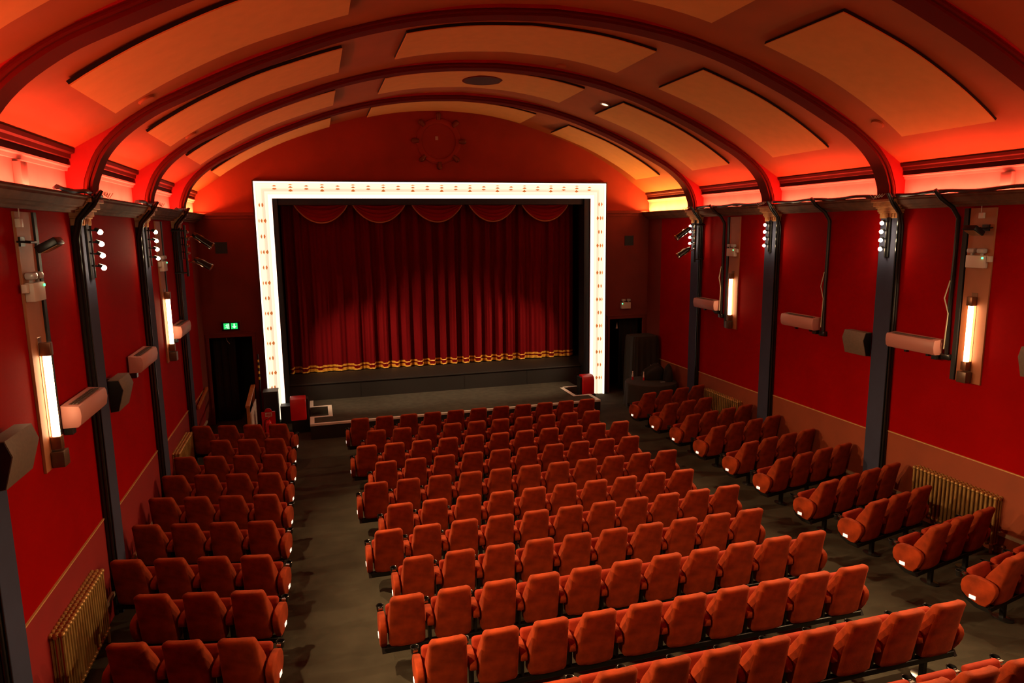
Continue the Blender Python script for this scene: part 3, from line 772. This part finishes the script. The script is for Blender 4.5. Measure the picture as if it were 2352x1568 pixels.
# ------------------------------------------------------------------ wall fittings
def pilaster(s, y0, y1, label):
    t = thing('pilaster_board', label, 'wall board', (s*W, (y0+y1)/2, 2.69), 0, 'brown boards behind the tube lights')
    h = (y1-y0)/2; a, b = sorted((0, -s*.03))
    bm = bmesh.new(); box(bm, a, b, -h, h, 0, 5.50-2.69, .003, 1); obj('board', bm, 'pilaster', t)
    bm = bmesh.new(); a, b = sorted((0, -s*.045)); box(bm, a, b, h+.02, h+.10, .0, 5.50-2.69, .003, 1); obj('duct', bm, 'black', t)
def tube_light(s, y, label):
    t = thing('tube_light', label, 'wall light', (s*(W-.015), y, 3.50), 0, 'vertical tube lights')
    bm = bmesh.new(); a, b = sorted((0, -s*.02)); box(bm, a, b, -.055, .055, -.66, .66, .004, 1); obj('backplate', bm, 'copper', t)
    bm = bmesh.new(); cyl(bm, (-s*.07, 0, -.46), (-s*.07, 0, .46), .040, n=18); obj('glass_tube', bm, 'tube', t)
    for z0, z1 in ((-.60, -.455), (.455, .60)):
        bm = bmesh.new(); box(bm, *sorted((-s*.02, -s*.125)), -.05, .05, z0, z1, .008, 2); obj('end_cap', bm, 'copper', t)
    bm = bmesh.new(); box(bm, *sorted((-s*.02, -s*.15)), -.085, .085, -.80, -.62, .008, 2); obj('control_box', bm, mat('control_box_brown', (.13, .075, .045), .35, metal=.4) if 'control_box_brown' not in bpy.data.materials else bpy.data.materials['control_box_brown'], t)
for s in (-1, 1):
    for (y0, y1, far, w_) in ((8.28, 8.72, 0, 'in the nearest bay'), (14.95, 15.38, 1, 'in the third bay')):
        pilaster(s, y0, y1, 'tall orange-brown board on the %s wall %s' % (SIDE[s], w_))
        tube_light(s, (y0+y1)/2+.01, 'glowing vertical tube light on the %s wall %s' % (SIDE[s], w_))
def em_light(s, y, z, label, face='side'):
    if face == 'side': loc, rz = (s*(W-.03), y, z), 0
    else: loc, rz = (y, YS, z), 0
    t = thing('emergency_light', label, 'emergency light', loc, rz, 'white twin-head emergency lights')
    def bx(bm, a, b, d0, d1, z0, z1, bev):   # a,b along wall; d0,d1 out of wall
        if face == 'side': box(bm, *sorted((-s*d0, -s*d1)), a, b, z0, z1, bev, 2)
        else: box(bm, a, b, -d1, -d0, z0, z1, bev, 2)
    bm = bmesh.new(); bx(bm, -.16, .16, 0, .09, -.10, .10, .012); obj('casing', bm, 'white_plastic', t)
    for c in (-.08, .09):
        bm = bmesh.new(); bx(bm, c-.065, c+.065, .0, .10, .13, .21, .028); bx(bm, c-.015, c+.015, .03, .06, .095, .135, 0); obj('lamp_head', bm, 'lens', t)
    bm = bmesh.new(); bx(bm, -.145 if s > 0 else .12, -.12 if s > 0 else .145, .088, .097, .05, .075, 0); obj('indicator', bm, 'green_led', t, smooth=False)
    if face == 'side':
        bm = bmesh.new(); bx(bm, -.235, -.165, 0, .05, .0, .09, .006); obj('junction_box', bm, 'white_plastic', t)
em_light(-1, 8.45, 4.66, 'white emergency light with two lamp heads on the left wall, nearest bay')
em_light(-1, 15.1, 4.62, 'white emergency light with two lamp heads on the left wall, third bay')
em_light(1, 8.50, 4.66, 'white emergency light with two lamp heads on the right wall, nearest bay')
em_light(1, 15.2, 4.62, 'white emergency light with two lamp heads on the right wall, third bay')
em_light(1, 5.80, 2.84, 'white emergency light above the doorway right of the stage', 'front')
def flood(s, y, z, label):
    t = thing('floodlight', label, 'floodlight', (s*(W-.03), y, z), 0, 'black floodlights high on the walls')
    bm = bmesh.new(); tube(bm, [(0, -.10, 0), (-s*.12, -.10, -.01), (-s*.12, .10, -.01), (0, .10, 0)], .012, 6); box(bm, *sorted((0, -s*.02)), -.06, .06, -.05, .05); obj('bracket', bm, 'black_metal', t)
    bm = bmesh.new(); mt = Matrix.Translation((-s*.26, 0, -.04)) @ Matrix.Rotation(s*math.radians(28), 4, 'Y')
    box(bm, -.11, .11, -.11, .11, -.04, .04, .012, 2, mtx=mt); obj('housing', bm, 'black_metal', t)
    bm = bmesh.new(); box(bm, -.085, .085, -.085, .085, -.047, -.041, mtx=mt); obj('glass', bm, mat('flood_glass', (.35, .20, .10), .2) if 'flood_glass' not in bpy.data.materials else bpy.data.materials['flood_glass'], t, smooth=False)
flood(-1, 8.35, 5.19, 'black floodlight high on the left wall in the nearest bay')
flood(1, 8.42, 5.19, 'black floodlight high on the right wall in the nearest bay')
for s, y in ((-1, 8.30), (1, 8.50)):
    t = thing('wall_socket', 'small white socket with a cable just under the %s cornice' % SIDE[s], 'socket', (s*(W-.03), y, 5.42-.04), 0, 'small sockets under the cornice')
    bm = bmesh.new(); box(bm, *sorted((0, -s*.05)), -.04, .04, -.045, .045, .006, 2); obj('socket', bm, 'white_plastic', t)
    bm = bmesh.new(); tube(bm, [(-s*.03, .01, .04), (-s*.03, .012, .16)], .006, 6); obj('lead', bm, 'white_plastic', t)
def heater(s, y0, y1, z, label):
    t = thing('wall_heater', label, 'heater', (s*W, (y0+y1)/2, z), 0, 'white box heaters along the side walls')
    h = (y1-y0)/2
    P = [(0.03, -.135), (.19, -.135), (.225, -.10), (.242, 0), (.235, .08), (.22, .115), (.03, .135)]
    bm = bmesh.new(); prism(bm, [(-s*p[0], p[1]) for p in P], 'Y', -h, h, .008, 2); obj('casing', bm, 'heater_white', t)
    bm = bmesh.new()
    mt = Matrix.Translation((-s*.125, 0, .131)) @ Matrix.Rotation(s*math.atan(.02/.19), 4, 'Y')
    for r in range(4):
        for c in range(7):
            a = -.075+r*.038; y = -h*.82+c*(2*h*.82/7)
            box(bm, a, a+.027, y, y+2*h*.82/7-.02, -.004, .004, mtx=mt)
    obj('grille', bm, 'grille', t, smooth=False)
    bm = bmesh.new(); box(bm, *sorted((0, -s*.06)), -h*.5, -h*.5+.05, -.2, .12); box(bm, *sorted((0, -s*.06)), h*.5-.05, h*.5, -.2, .12); obj('bracket', bm, 'black_metal', t)
    bm = bmesh.new(); box(bm, *sorted((-s*.03, -s*.13)), -h+.02, -h+.13, -.22, -.137, .006, 1); obj('switch_box', bm, 'black_gloss', t)
HB = ['in the nearest bay', 'in the second bay', 'in the third bay']
heater(-1, 8.88, 9.95, 3.16, 'pinkish white box heater on the left wall '+HB[0])
heater(-1, 11.98, 13.08, 3.20, 'pinkish white box heater on the left wall '+HB[1])
heater(-1, 15.50, 16.60, 3.23, 'pinkish white box heater on the left wall '+HB[2])
heater(1, 9.0, 10.02, 3.20, 'pinkish white box heater on the right wall '+HB[0])
heater(1, 11.95, 12.98, 3.22, 'pinkish white box heater on the right wall '+HB[1])
heater(1, 15.68, 16.68, 3.23, 'pinkish white box heater on the right wall '+HB[2])
def speaker(s, y0, y1, z, label):
    t = thing('wall_speaker', label, 'speaker', (s*W, (y0+y1)/2, z), 0, 'surround speakers on the side walls')
    h = (y1-y0)/2
    P = [(.09, -.28), (.20, -.27), (.285, .03), (.235, .18), (.09, .18)]
    bm = bmesh.new(); prism(bm, [(-s*p[0], p[1]) for p in P], 'Y', -h, h, .008, 2); obj('cabinet', bm, mat('speaker_dark_grey', (.14, .095, .065), .6, noise=.15, nscale=30) if 'speaker_dark_grey' not in bpy.data.materials else bpy.data.materials['speaker_dark_grey'], t)
    bm = bmesh.new(); prism(bm, [(-s*p[0], p[1]) for p in [(.10, -.27), (.195, -.26), (.275, .03), (.23, .17), (.10, .17)]], 'Y', -h-.006, -h+.002); obj('end_panel', bm, 'black', t, smooth=False)
    bm = bmesh.new(); box(bm, *sorted((0, -s*.10)), -.05, .05, -.05, .16); obj('bracket', bm, 'black_metal', t)
speaker(-1, 10.56, 11.12, 3.06, 'dark angular wall speaker on the left wall beside the second column'); 
speaker(-1, 6.86, 7.48, 3.28, 'dark angular wall speaker on the left wall at the left edge')
speaker(1, 10.50, 11.04, 3.06, 'dark angular wall speaker on the right wall beside the second column')
speaker(1, 6.92, 7.52, 3.28, 'dark angular wall speaker cut by the right edge')
def conduit(s, y, z0, label):
    t = thing('cable_drop', label, 'cable', (s*W, y, z0), 0, 'black cable drops on the right wall')
    H = 5.50-z0
    bm = bmesh.new(); pts = [(-s*.035, .0, 0), (-s*.035, .02, H*.35), (-s*.04, 0, H*.7), (-s*.04, 0, H-.15), (-s*.12, .05, H+.02), (-s*.26, .16, H+.17), (-s*.38, .18, H+.31)]
    tube(bm, pts, .035, 9); obj('sleeve', bm, 'cable', t)
    bm = bmesh.new(); tube(bm, [(-s*.085, .02, .10), (-s*.08, .015, .4), (-s*.085, -.005, .7), (-s*.075, .10, .95), (-s*.075, .02, 1.25)], .010, 6); obj('loose_lead', bm, 'white_cable', t)
    bm = bmesh.new(); box(bm, *sorted((0, -s*.09)), -.09, .07, -.08, .02, .01, 2); obj('junction_box', bm, 'black_gloss', t)
conduit(1, 8.92, 3.08, 'thick black cable drop beside the nearest right tube light')
conduit(1, 11.86, 3.06, 'thick black cable drop in the second bay of the right wall')
conduit(1, 15.62, 3.0, 'thick black cable drop beside the farther right tube light')
# theatre lamps on a truss ladder at the last columns
def rig(s, y, label, lab2):
    t = thing('lighting_ladder', label, 'lighting bar', (s*6.30, y, 4.88), 0, 'ladder bars at the last columns')
    bm = bmesh.new(); cyl(bm, (0, 0, -.56), (0, 0, .56), .026, n=10)
    for z in (-.48, .44): cyl(bm, (s*.27, 0, z), (0, 0, z), .018, n=8)
    cyl(bm, (s*.10, 0, -.5), (s*.10, 0, .5), .012, n=8); obj('ladder', bm, 'black_metal', t)
    bm = bmesh.new()
    for z in (.30, .13, -.04, -.2): ball(bm, (-s*.03, -.01, z), .028, 1)
    obj('clamp', bm, 'chrome', t)
    for (z, lb, ln) in ((.28, 'upper', .38), (-.26, 'lower', .30)):
        q = thing('theatre_spotlight', 'black theatre spotlight with polished rim, %s of the pair %s' % (lb, lab2), 'spotlight', (s*6.30-s*.05, y-.02, 4.88+z), 0, 'theatre spotlights')
        d = Vector((-s*.80, .25, -.62 if lb == 'upper' else -.55)).normalized(); c0 = Vector((-s*.16, .02, .05))
        bm = bmesh.new(); cyl(bm, c0, c0+d*ln, .062, .075, n=18); cyl(bm, c0-d*.07, c0, .035, .062, n=18); obj('housing', bm, 'black_gloss', q)
        bm = bmesh.new(); cyl(bm, c0+d*ln, c0+d*(ln+.03), .085, .085, n=18); obj('rim', bm, 'chrome', q)
        bm = bmesh.new(); a = d.orthogonal().normalized(); tube(bm, [Vector((0, 0, 0)), Vector((-s*.06, 0, .02)), c0+a*.08+d*.08, c0+a*.085+d*.16], .010, 6); tube(bm, [Vector((-s*.06, 0, .02)), c0-a*.08+d*.08, c0-a*.085+d*.16], .010, 6); obj('yoke', bm, 'chrome', q)
rig(-1, 16.62, 'black ladder bar carrying spotlights at the last left column', 'on the left')
rig(1, 16.62, 'black ladder bar carrying spotlights at the last right column', 'on the right')
# square vents
for x, sd in ((-5.96, 'left'), (5.90, 'right')):
    t = thing('wall_vent', 'black square vent on the screen wall %s of the frame' % sd, 'vent', (x, YS, 4.87), 0, 'square vents')
    bm = bmesh.new(); box(bm, -.15, .15, -.02, -.001, -.15, .15); obj('vent_frame', bm, 'black', t, smooth=False)
    bm = bmesh.new()
    for k in range(6): box(bm, -.13, .13, -.03, -.02, -.13+k*.045, -.11+k*.045)
    obj('louvres', bm, 'black', t, smooth=False)

# exit sign
t = thing('exit_sign', 'green lit exit sign with running figure and arrow above the left doorway', 'sign', (-5.875, YS, 2.77))
bm = bmesh.new(); box(bm, -.27, .27, -.02, -.001, -.13, .15); obj('back_board', bm, 'wall_dark', t, smooth=False)
bm = bmesh.new(); box(bm, -.225, .225, -.06, -.02, -.115, .115, .006, 1); obj('casing', bm, 'black_gloss', t)
bm = bmesh.new(); box(bm, -.175, -.03, -.064, -.060, -.08, .08); box(bm, .01, .175, -.064, -.060, -.08, .08); obj('lit_panel', bm, 'exit_green', t, smooth=False)
bm = bmesh.new()
Yg = (-.069, -.065)
def pg(P): prism(bm, P, 'Y', Yg[0], Yg[1])
cyl(bm, (-.085, Yg[1], .05), (-.085, Yg[0], .05), .014, n=12)
pg([(-.115, .03), (-.085, .035), (-.075, -.01), (-.10, -.015)]); pg([(-.10, -.015), (-.075, -.01), (-.065, -.06), (-.08, -.065)])
pg([(-.10, -.01), (-.085, -.02), (-.12, -.045), (-.15, -.045), (-.15, -.035), (-.125, -.033)]); pg([(-.085, .03), (-.05, .01), (-.055, .0), (-.09, .018)]); pg([(-.115, .03), (-.145, .01), (-.14, .0), (-.108, .02)])
pg([(-.055, .07), (-.035, .07), (-.035, -.07), (-.055, -.07)])
pg([(.075, .065), (.11, .065), (.11, -.01), (.15, -.01), (.0925, -.068), (.035, -.01), (.075, -.01)])
obj('symbols', bm, 'exit_glyph', t, smooth=False)

# ------------------------------------------------------------------ things around the stage
# black cabinet at the foot of the frame
t = thing('equipment_cabinet', 'tall black cabinet at the foot of the left side of the lit frame', 'cabinet', (-4.93, 19.32, .05))
bm = bmesh.new(); box(bm, -.20, .17, -.10, .36, 0, .93, .012, 2); obj('carcass', bm, 'black', t)
bm = bmesh.new(); box(bm, -.21, .18, -.11, .365, .93, .955, .005, 1); obj('top', bm, mat('cabinet_top', (.05, .035, .022), .6), t)
bm = bmesh.new(); box(bm, -.19, .16, -.118, -.10, .03, .90, .004, 1); obj('door', bm, 'black', t)
# black side box right of the cabinet, under the frame's inner edge
bm = bmesh.new(); box(bm, -4.72, -4.30, 19.30, 19.68, .04, .55, .01, 1)
tag(obj('black_box', bm, 'black'), 'low black box behind the left red padded box', 'box')
# red padded boxes
def red_box(x, y, z0, z1, w, d, rz, label):
    t = thing('padded_box', label, 'padded box', (x, y, floor_z(15)), rz, 'red padded boxes beside the stage')
    bm = bmesh.new()
    P = [(-d/2, z0), (d/2, z0), (d/2, z1-.02), (d/2-.05, z1), (-d/2+.14, z1), (-d/2+.04, z1-.05), (-d/2, z1-.14)]
    prism(bm, P, 'X', -w/2, w/2, .028, 4); obj('padding', bm, 'red_pad', t)
    bm = bmesh.new(); box(bm, -w/2+.02, w/2+.05, -d/2+.03, d/2, 0, z0, .006, 1); obj('base', bm, 'black', t)
    bm = bmesh.new(); box(bm, w/2 if x < 0 else -w/2-.06, w/2+.06 if x < 0 else -w/2, -d/2+.06, d/2, 0, z1-.05, .006, 1); obj('side_board', bm, 'black', t)
red_box(-4.22, 18.45, .36, .96, .40, .34, 0, 'bright red padded box left of the stage steps')
red_box(4.13, 18.95, .28, .86, .38, .34, 0, 'bright red padded box right of the stage steps')
# handrails
t = thing('handrail', 'orange wooden stair rail at the doorway left of the stage', 'handrail', (-5.40, 17.8, 0))
bm = bmesh.new(); mt = Matrix.Translation((0, 0, .93))
prism(bm, [(-.05, .96), (1.75, 1.12), (1.75, 1.17), (-.05, 1.01)], 'X', -.055, .055, .006, 1); obj('rail', bm, 'wood', t)
bm = bmesh.new(); box(bm, -.035, .035, 0, .07, .04, .96, .004, 1); obj('post', bm, 'wood', t)
bm = bmesh.new(); box(bm, -.035, .035, 1.65, 1.72, .04, 1.12, .004, 1); obj('post', bm, 'wood', t)
bm = bmesh.new(); box(bm, .04, .075, .05, 1.60, .12, .80, .004, 1); obj('side_board', bm, 'paper', t)['label'] = 'white board fixed inside the rail'
t = thing('handrail', 'wooden handrail fixed to the left wall before the doorway', 'handrail', (-6.50, 17.6, 0))
bm = bmesh.new(); prism(bm, [(0, 1.05), (1.55, 1.20), (1.55, 1.28), (0, 1.13)], 'X', -.03, .03, .01, 2); obj('rail', bm, 'wood', t)
for y in (.15, 1.35): bm = bmesh.new(); cyl(bm, (-.07, y, 1.06+y*.1), (0, y, 1.06+y*.1), .012, n=8); obj('bracket', bm, 'black_metal', t)
bm = bmesh.new()
cyl(bm, (-5.22, 19.55, .05), (-5.22, 19.55, 2.0), .022, n=12)
t = thing('hazard_pole', 'slim black pole with yellow hazard marks beside the left doorway', 'pole', (0, 0, 0)); obj('pole', bm, 'black', t)
for k in range(4):
    bm = bmesh.new(); cyl(bm, (-5.22, 19.55, 1.30+k*.16), (-5.22, 19.55, 1.37+k*.16), .024, n=12); obj('band', bm, 'yellow', t)
# fire point
t = thing('fire_point', 'red fire extinguisher stand with a label behind the left seats', 'fire point', (-4.97, 18.35, .05))
bm = bmesh.new(); box(bm, -.17, .17, .02, .05, 0, .62, .008, 2); cyl(bm, (0, .02, .62), (0, .05, .62), .09, n=20); obj('back_board', bm, 'red_sign', t)
bm = bmesh.new(); box(bm, -.08, .09, .010, .019, .49, .60); obj('label', bm, 'paper', t, smooth=False)
bm = bmesh.new()
for k in range(4): box(bm, -.065+k*.036, -.045+k*.036, .006, .010, .51, .58)
obj('label_marks', bm, 'red_sign', t, smooth=False)
t = thing('fire_extinguisher', 'red fire extinguisher standing in front of the fire point board', 'fire extinguisher', (-4.97, 18.24, .05))
bm = bmesh.new(); lathe(bm, [(.07, 0), (.08, .01), (.08, .36), (.06, .41), (.025, .44), (.025, .46)], n=20); obj('cylinder', bm, 'red_sign', t)
bm = bmesh.new(); box(bm, -.015, .015, -.05, .03, .46, .49, .004, 1); tube(bm, [(0, -.02, .49), (.05, -.03, .53)], .007, 6); obj('handle', bm, 'chrome', t)
bm = bmesh.new(); tube(bm, [(-.02, 0, .46), (-.08, -.02, .44), (-.10, -.03, .3), (-.09, -.03, .12)], .010, 6); obj('hose', bm, 'cable', t)

# round table with cloth, covered rack and items on the right
t = thing('round_table', 'round table under a floor-length black cloth right of the stage', 'table', (5.76, 17.95, floor_z(15.6)))
bm = bmesh.new(); cyl(bm, (0,0,.70), (0,0,.725), .72, n=48); obj('tabletop', bm, 'wood', t)
bm = bmesh.new(); cyl(bm, (0,0,0), (0,0,.70), .05, n=14); lathe(bm, [(.30, 0), (.30, .03), (0, .05)], n=20); obj('pedestal', bm, 'black_metal', t)
bm = bmesh.new(); rings = []
R0 = random.Random(5)
prof = [(0, .735), (.70, .735), (.735, .728), (.75, .70), (.755, .5), (.765, .25), (.775, .02)]
for j, (r, z) in enumerate(prof):
    ring_ = []
    for k in range(96):
        a = 2*PI*k/96; amp = 0 if j < 3 else .022*(j-2)/4
        rr_ = r+amp*math.sin(a*14+.6*math.sin(3*a))
        ring_.append(bm.verts.new((rr_*math.cos(a), rr_*math.sin(a), z)))
    rings.append(ring_)
for A, B in zip(rings, rings[1:]):
    for k in range(96): bm.faces.new((A[k], A[(k+1)%96], B[(k+1)%96], B[k]))
bmesh.ops.remove_doubles(bm, verts=bm.verts, dist=1e-5)
o = obj('tablecloth', bm, mat('tablecloth_black', (.028, .022, .016), .9), None, (5.76, 17.95, floor_z(15.6))); tag(o, 'black cloth hanging to the floor over the round table', 'tablecloth')
# covered tall stack behind the table
bm = bmesh.new(); x0, x1, y0, y1 = 5.62, 6.50, 18.80, 19.55
g = []
for z, f, w_ in ((0.055, 1.04, .02), (.6, 1.02, .018), (1.2, 1.0, .014), (1.75, .97, .008), (1.90, .95, .003), (1.97, .90, .0), (1.98, .5, 0)):
    row = []
    for k in range(64):
        u = k/64*4; sd_ = int(u); v = u-sd_
        p = [(-1+2*v, -1), (1, -1+2*v), (1-2*v, 1), (-1, 1-2*v)][sd_]
        c = .93 if max(abs(p[0]), abs(p[1])) > .9 and min(abs(p[0]), abs(p[1])) > .85 else 1
        row.append(bm.verts.new((((x0+x1)/2)+p[0]*(x1-x0)/2*f*c+w_*math.sin(k*.9), ((y0+y1)/2)+p[1]*(y1-y0)/2*f*c+w_*math.cos(k*1.7), z)))
    g.append(row)
for A, B in zip(g, g[1:]):
    for k in range(64): bm.faces.new((A[k], A[(k+1)%64], B[(k+1)%64], B[k]))
bm.faces.new(g[-1]); bm.faces.new(g[0][::-1])
tag(obj('covered_stack', bm, mat('dust_sheet_black', (.020, .015, .010), .95)), 'tall stack under a black dust sheet behind the round table', 'covered stack')
TZ = floor_z(15.6)+.737
def bottle(x, y, label):
    t = thing('bottle', label, 'bottle', (x, y, TZ), 0, 'slim red and white bottles')
    bm = bmesh.new(); lathe(bm, [(.026, 0), (.028, .01), (.028, .09)], n=14); obj('lower_label', bm, 'red_sign', t)
    bm = bmesh.new(); lathe(bm, [(.028, .09), (.028, .13), (.022, .15), (.020, .19), (.014, .21), (.014, .235)], n=14); obj('body', bm, 'paper', t)
    bm = bmesh.new(); lathe(bm, [(.0165, .235), (.0165, .255), (0, .257)], n=12); obj('cap', bm, 'white_paint', t)
bottle(5.33, 18.28, 'slim red and white bottle at the left rim of the black round table')
bottle(5.60, 18.10, 'slim red and white bottle left of the black bag on the round table')
bm = bmesh.new(); ball(bm, (0, 0, 0), 1, 4)
for v in bm.verts:
    c = v.co; n_ = 1+.10*math.sin(5*c.x+1)+.08*math.sin(7*c.y+2*c.z); v.co = Vector((c.x*.36*n_, c.y*.22*n_, max(-.02, c.z*.30*n_+.12)))
tag(obj('black_bag', bm, 'black_cloth', None, (5.98, 18.15, TZ+.022)), 'slumped black bag on the round table', 'bag')
bm = bmesh.new(); ball(bm, (0, 0, 0), 1, 4)
for v in bm.verts:
    c = v.co; n_ = 1+.12*math.sin(4*c.x+2)+.08*math.sin(6*c.y+3*c.z); v.co = Vector((c.x*.15*n_, c.y*.18*n_, max(-.02, c.z*.34*n_+.1)))
tag(obj('black_bag', bm, 'black_cloth', None, (6.24, 17.80, TZ+.022)), 'upright black bag at the wall side of the round table', 'bag')
bm = bmesh.new(); prism(bm, [(-.10, 0), (.12, .0), (.14, .20), (-.02, .12), (-.11, .16)], 'Y', -.004, .004)
tag(obj('paper_sheet', bm, 'paper', None, (6.08, 18.40, TZ+.23), smooth=False), 'white paper sticking up behind the black bag', 'paper')
bm = bmesh.new(); box(bm, -.07, .07, -.03, .03, 0, .012, .003, 1)
tag(obj('remote_control', bm, 'lens', None, (6.0, 17.68, TZ)), 'small grey remote control on the round table', 'remote control')
# door fittings: pale card strips
for (x, z, lb) in ((5.62, 2.18, 'small white tag hanging in the right doorway'), (-6.0, 2.33, 'small white hook under the lintel of the left doorway')):
    bm = bmesh.new()
    if x > 0: prism(bm, [(-.04, -.10), (.03, -.10), (.0, .10)], 'Y', -.004, .004)
    else: tube(bm, [(-.04, 0, .09), (-.02, 0, 0), (.04, 0, -.08)], .008, 6)
    tag(obj('hanging_tag', bm, 'paper', None, (x, YS+.20, z)), lb, 'tag')
# white cable ties hanging on the capitals
for s, i in ((-1, 2), (-1, 3), (1, 2), (1, 3), (1, 4)):
    bm = bmesh.new(); y = COLY[i]+.05
    for j in range(4):
        tube(bm, [(s*(6.20-.01*j), y+.05*j, 5.80), (s*6.17, y+.05+.06*j, 5.745-.01*j), (s*(6.19-.02*j), y+.12+.05*j, 5.79)], .005, 5)
    tag(obj('cable_ties', bm, 'paper'), 'tangle of pale cable ties above the %s column %s' % (SIDE[s], COLN[i]), 'cable ties', 'cable ties above the capitals')
for s, y in ((-1, 8.55), (1, 8.15)):
    bm = bmesh.new(); box(bm, *sorted((s*W, s*(W-.08))), y-.09, y+.09, 5.76, 6.02, .008, 2)
    tag(obj('sensor_box', bm, 'cove'), 'pale box on the lit cove wall of the nearest %s bay' % SIDE[s], 'box')
# small devices
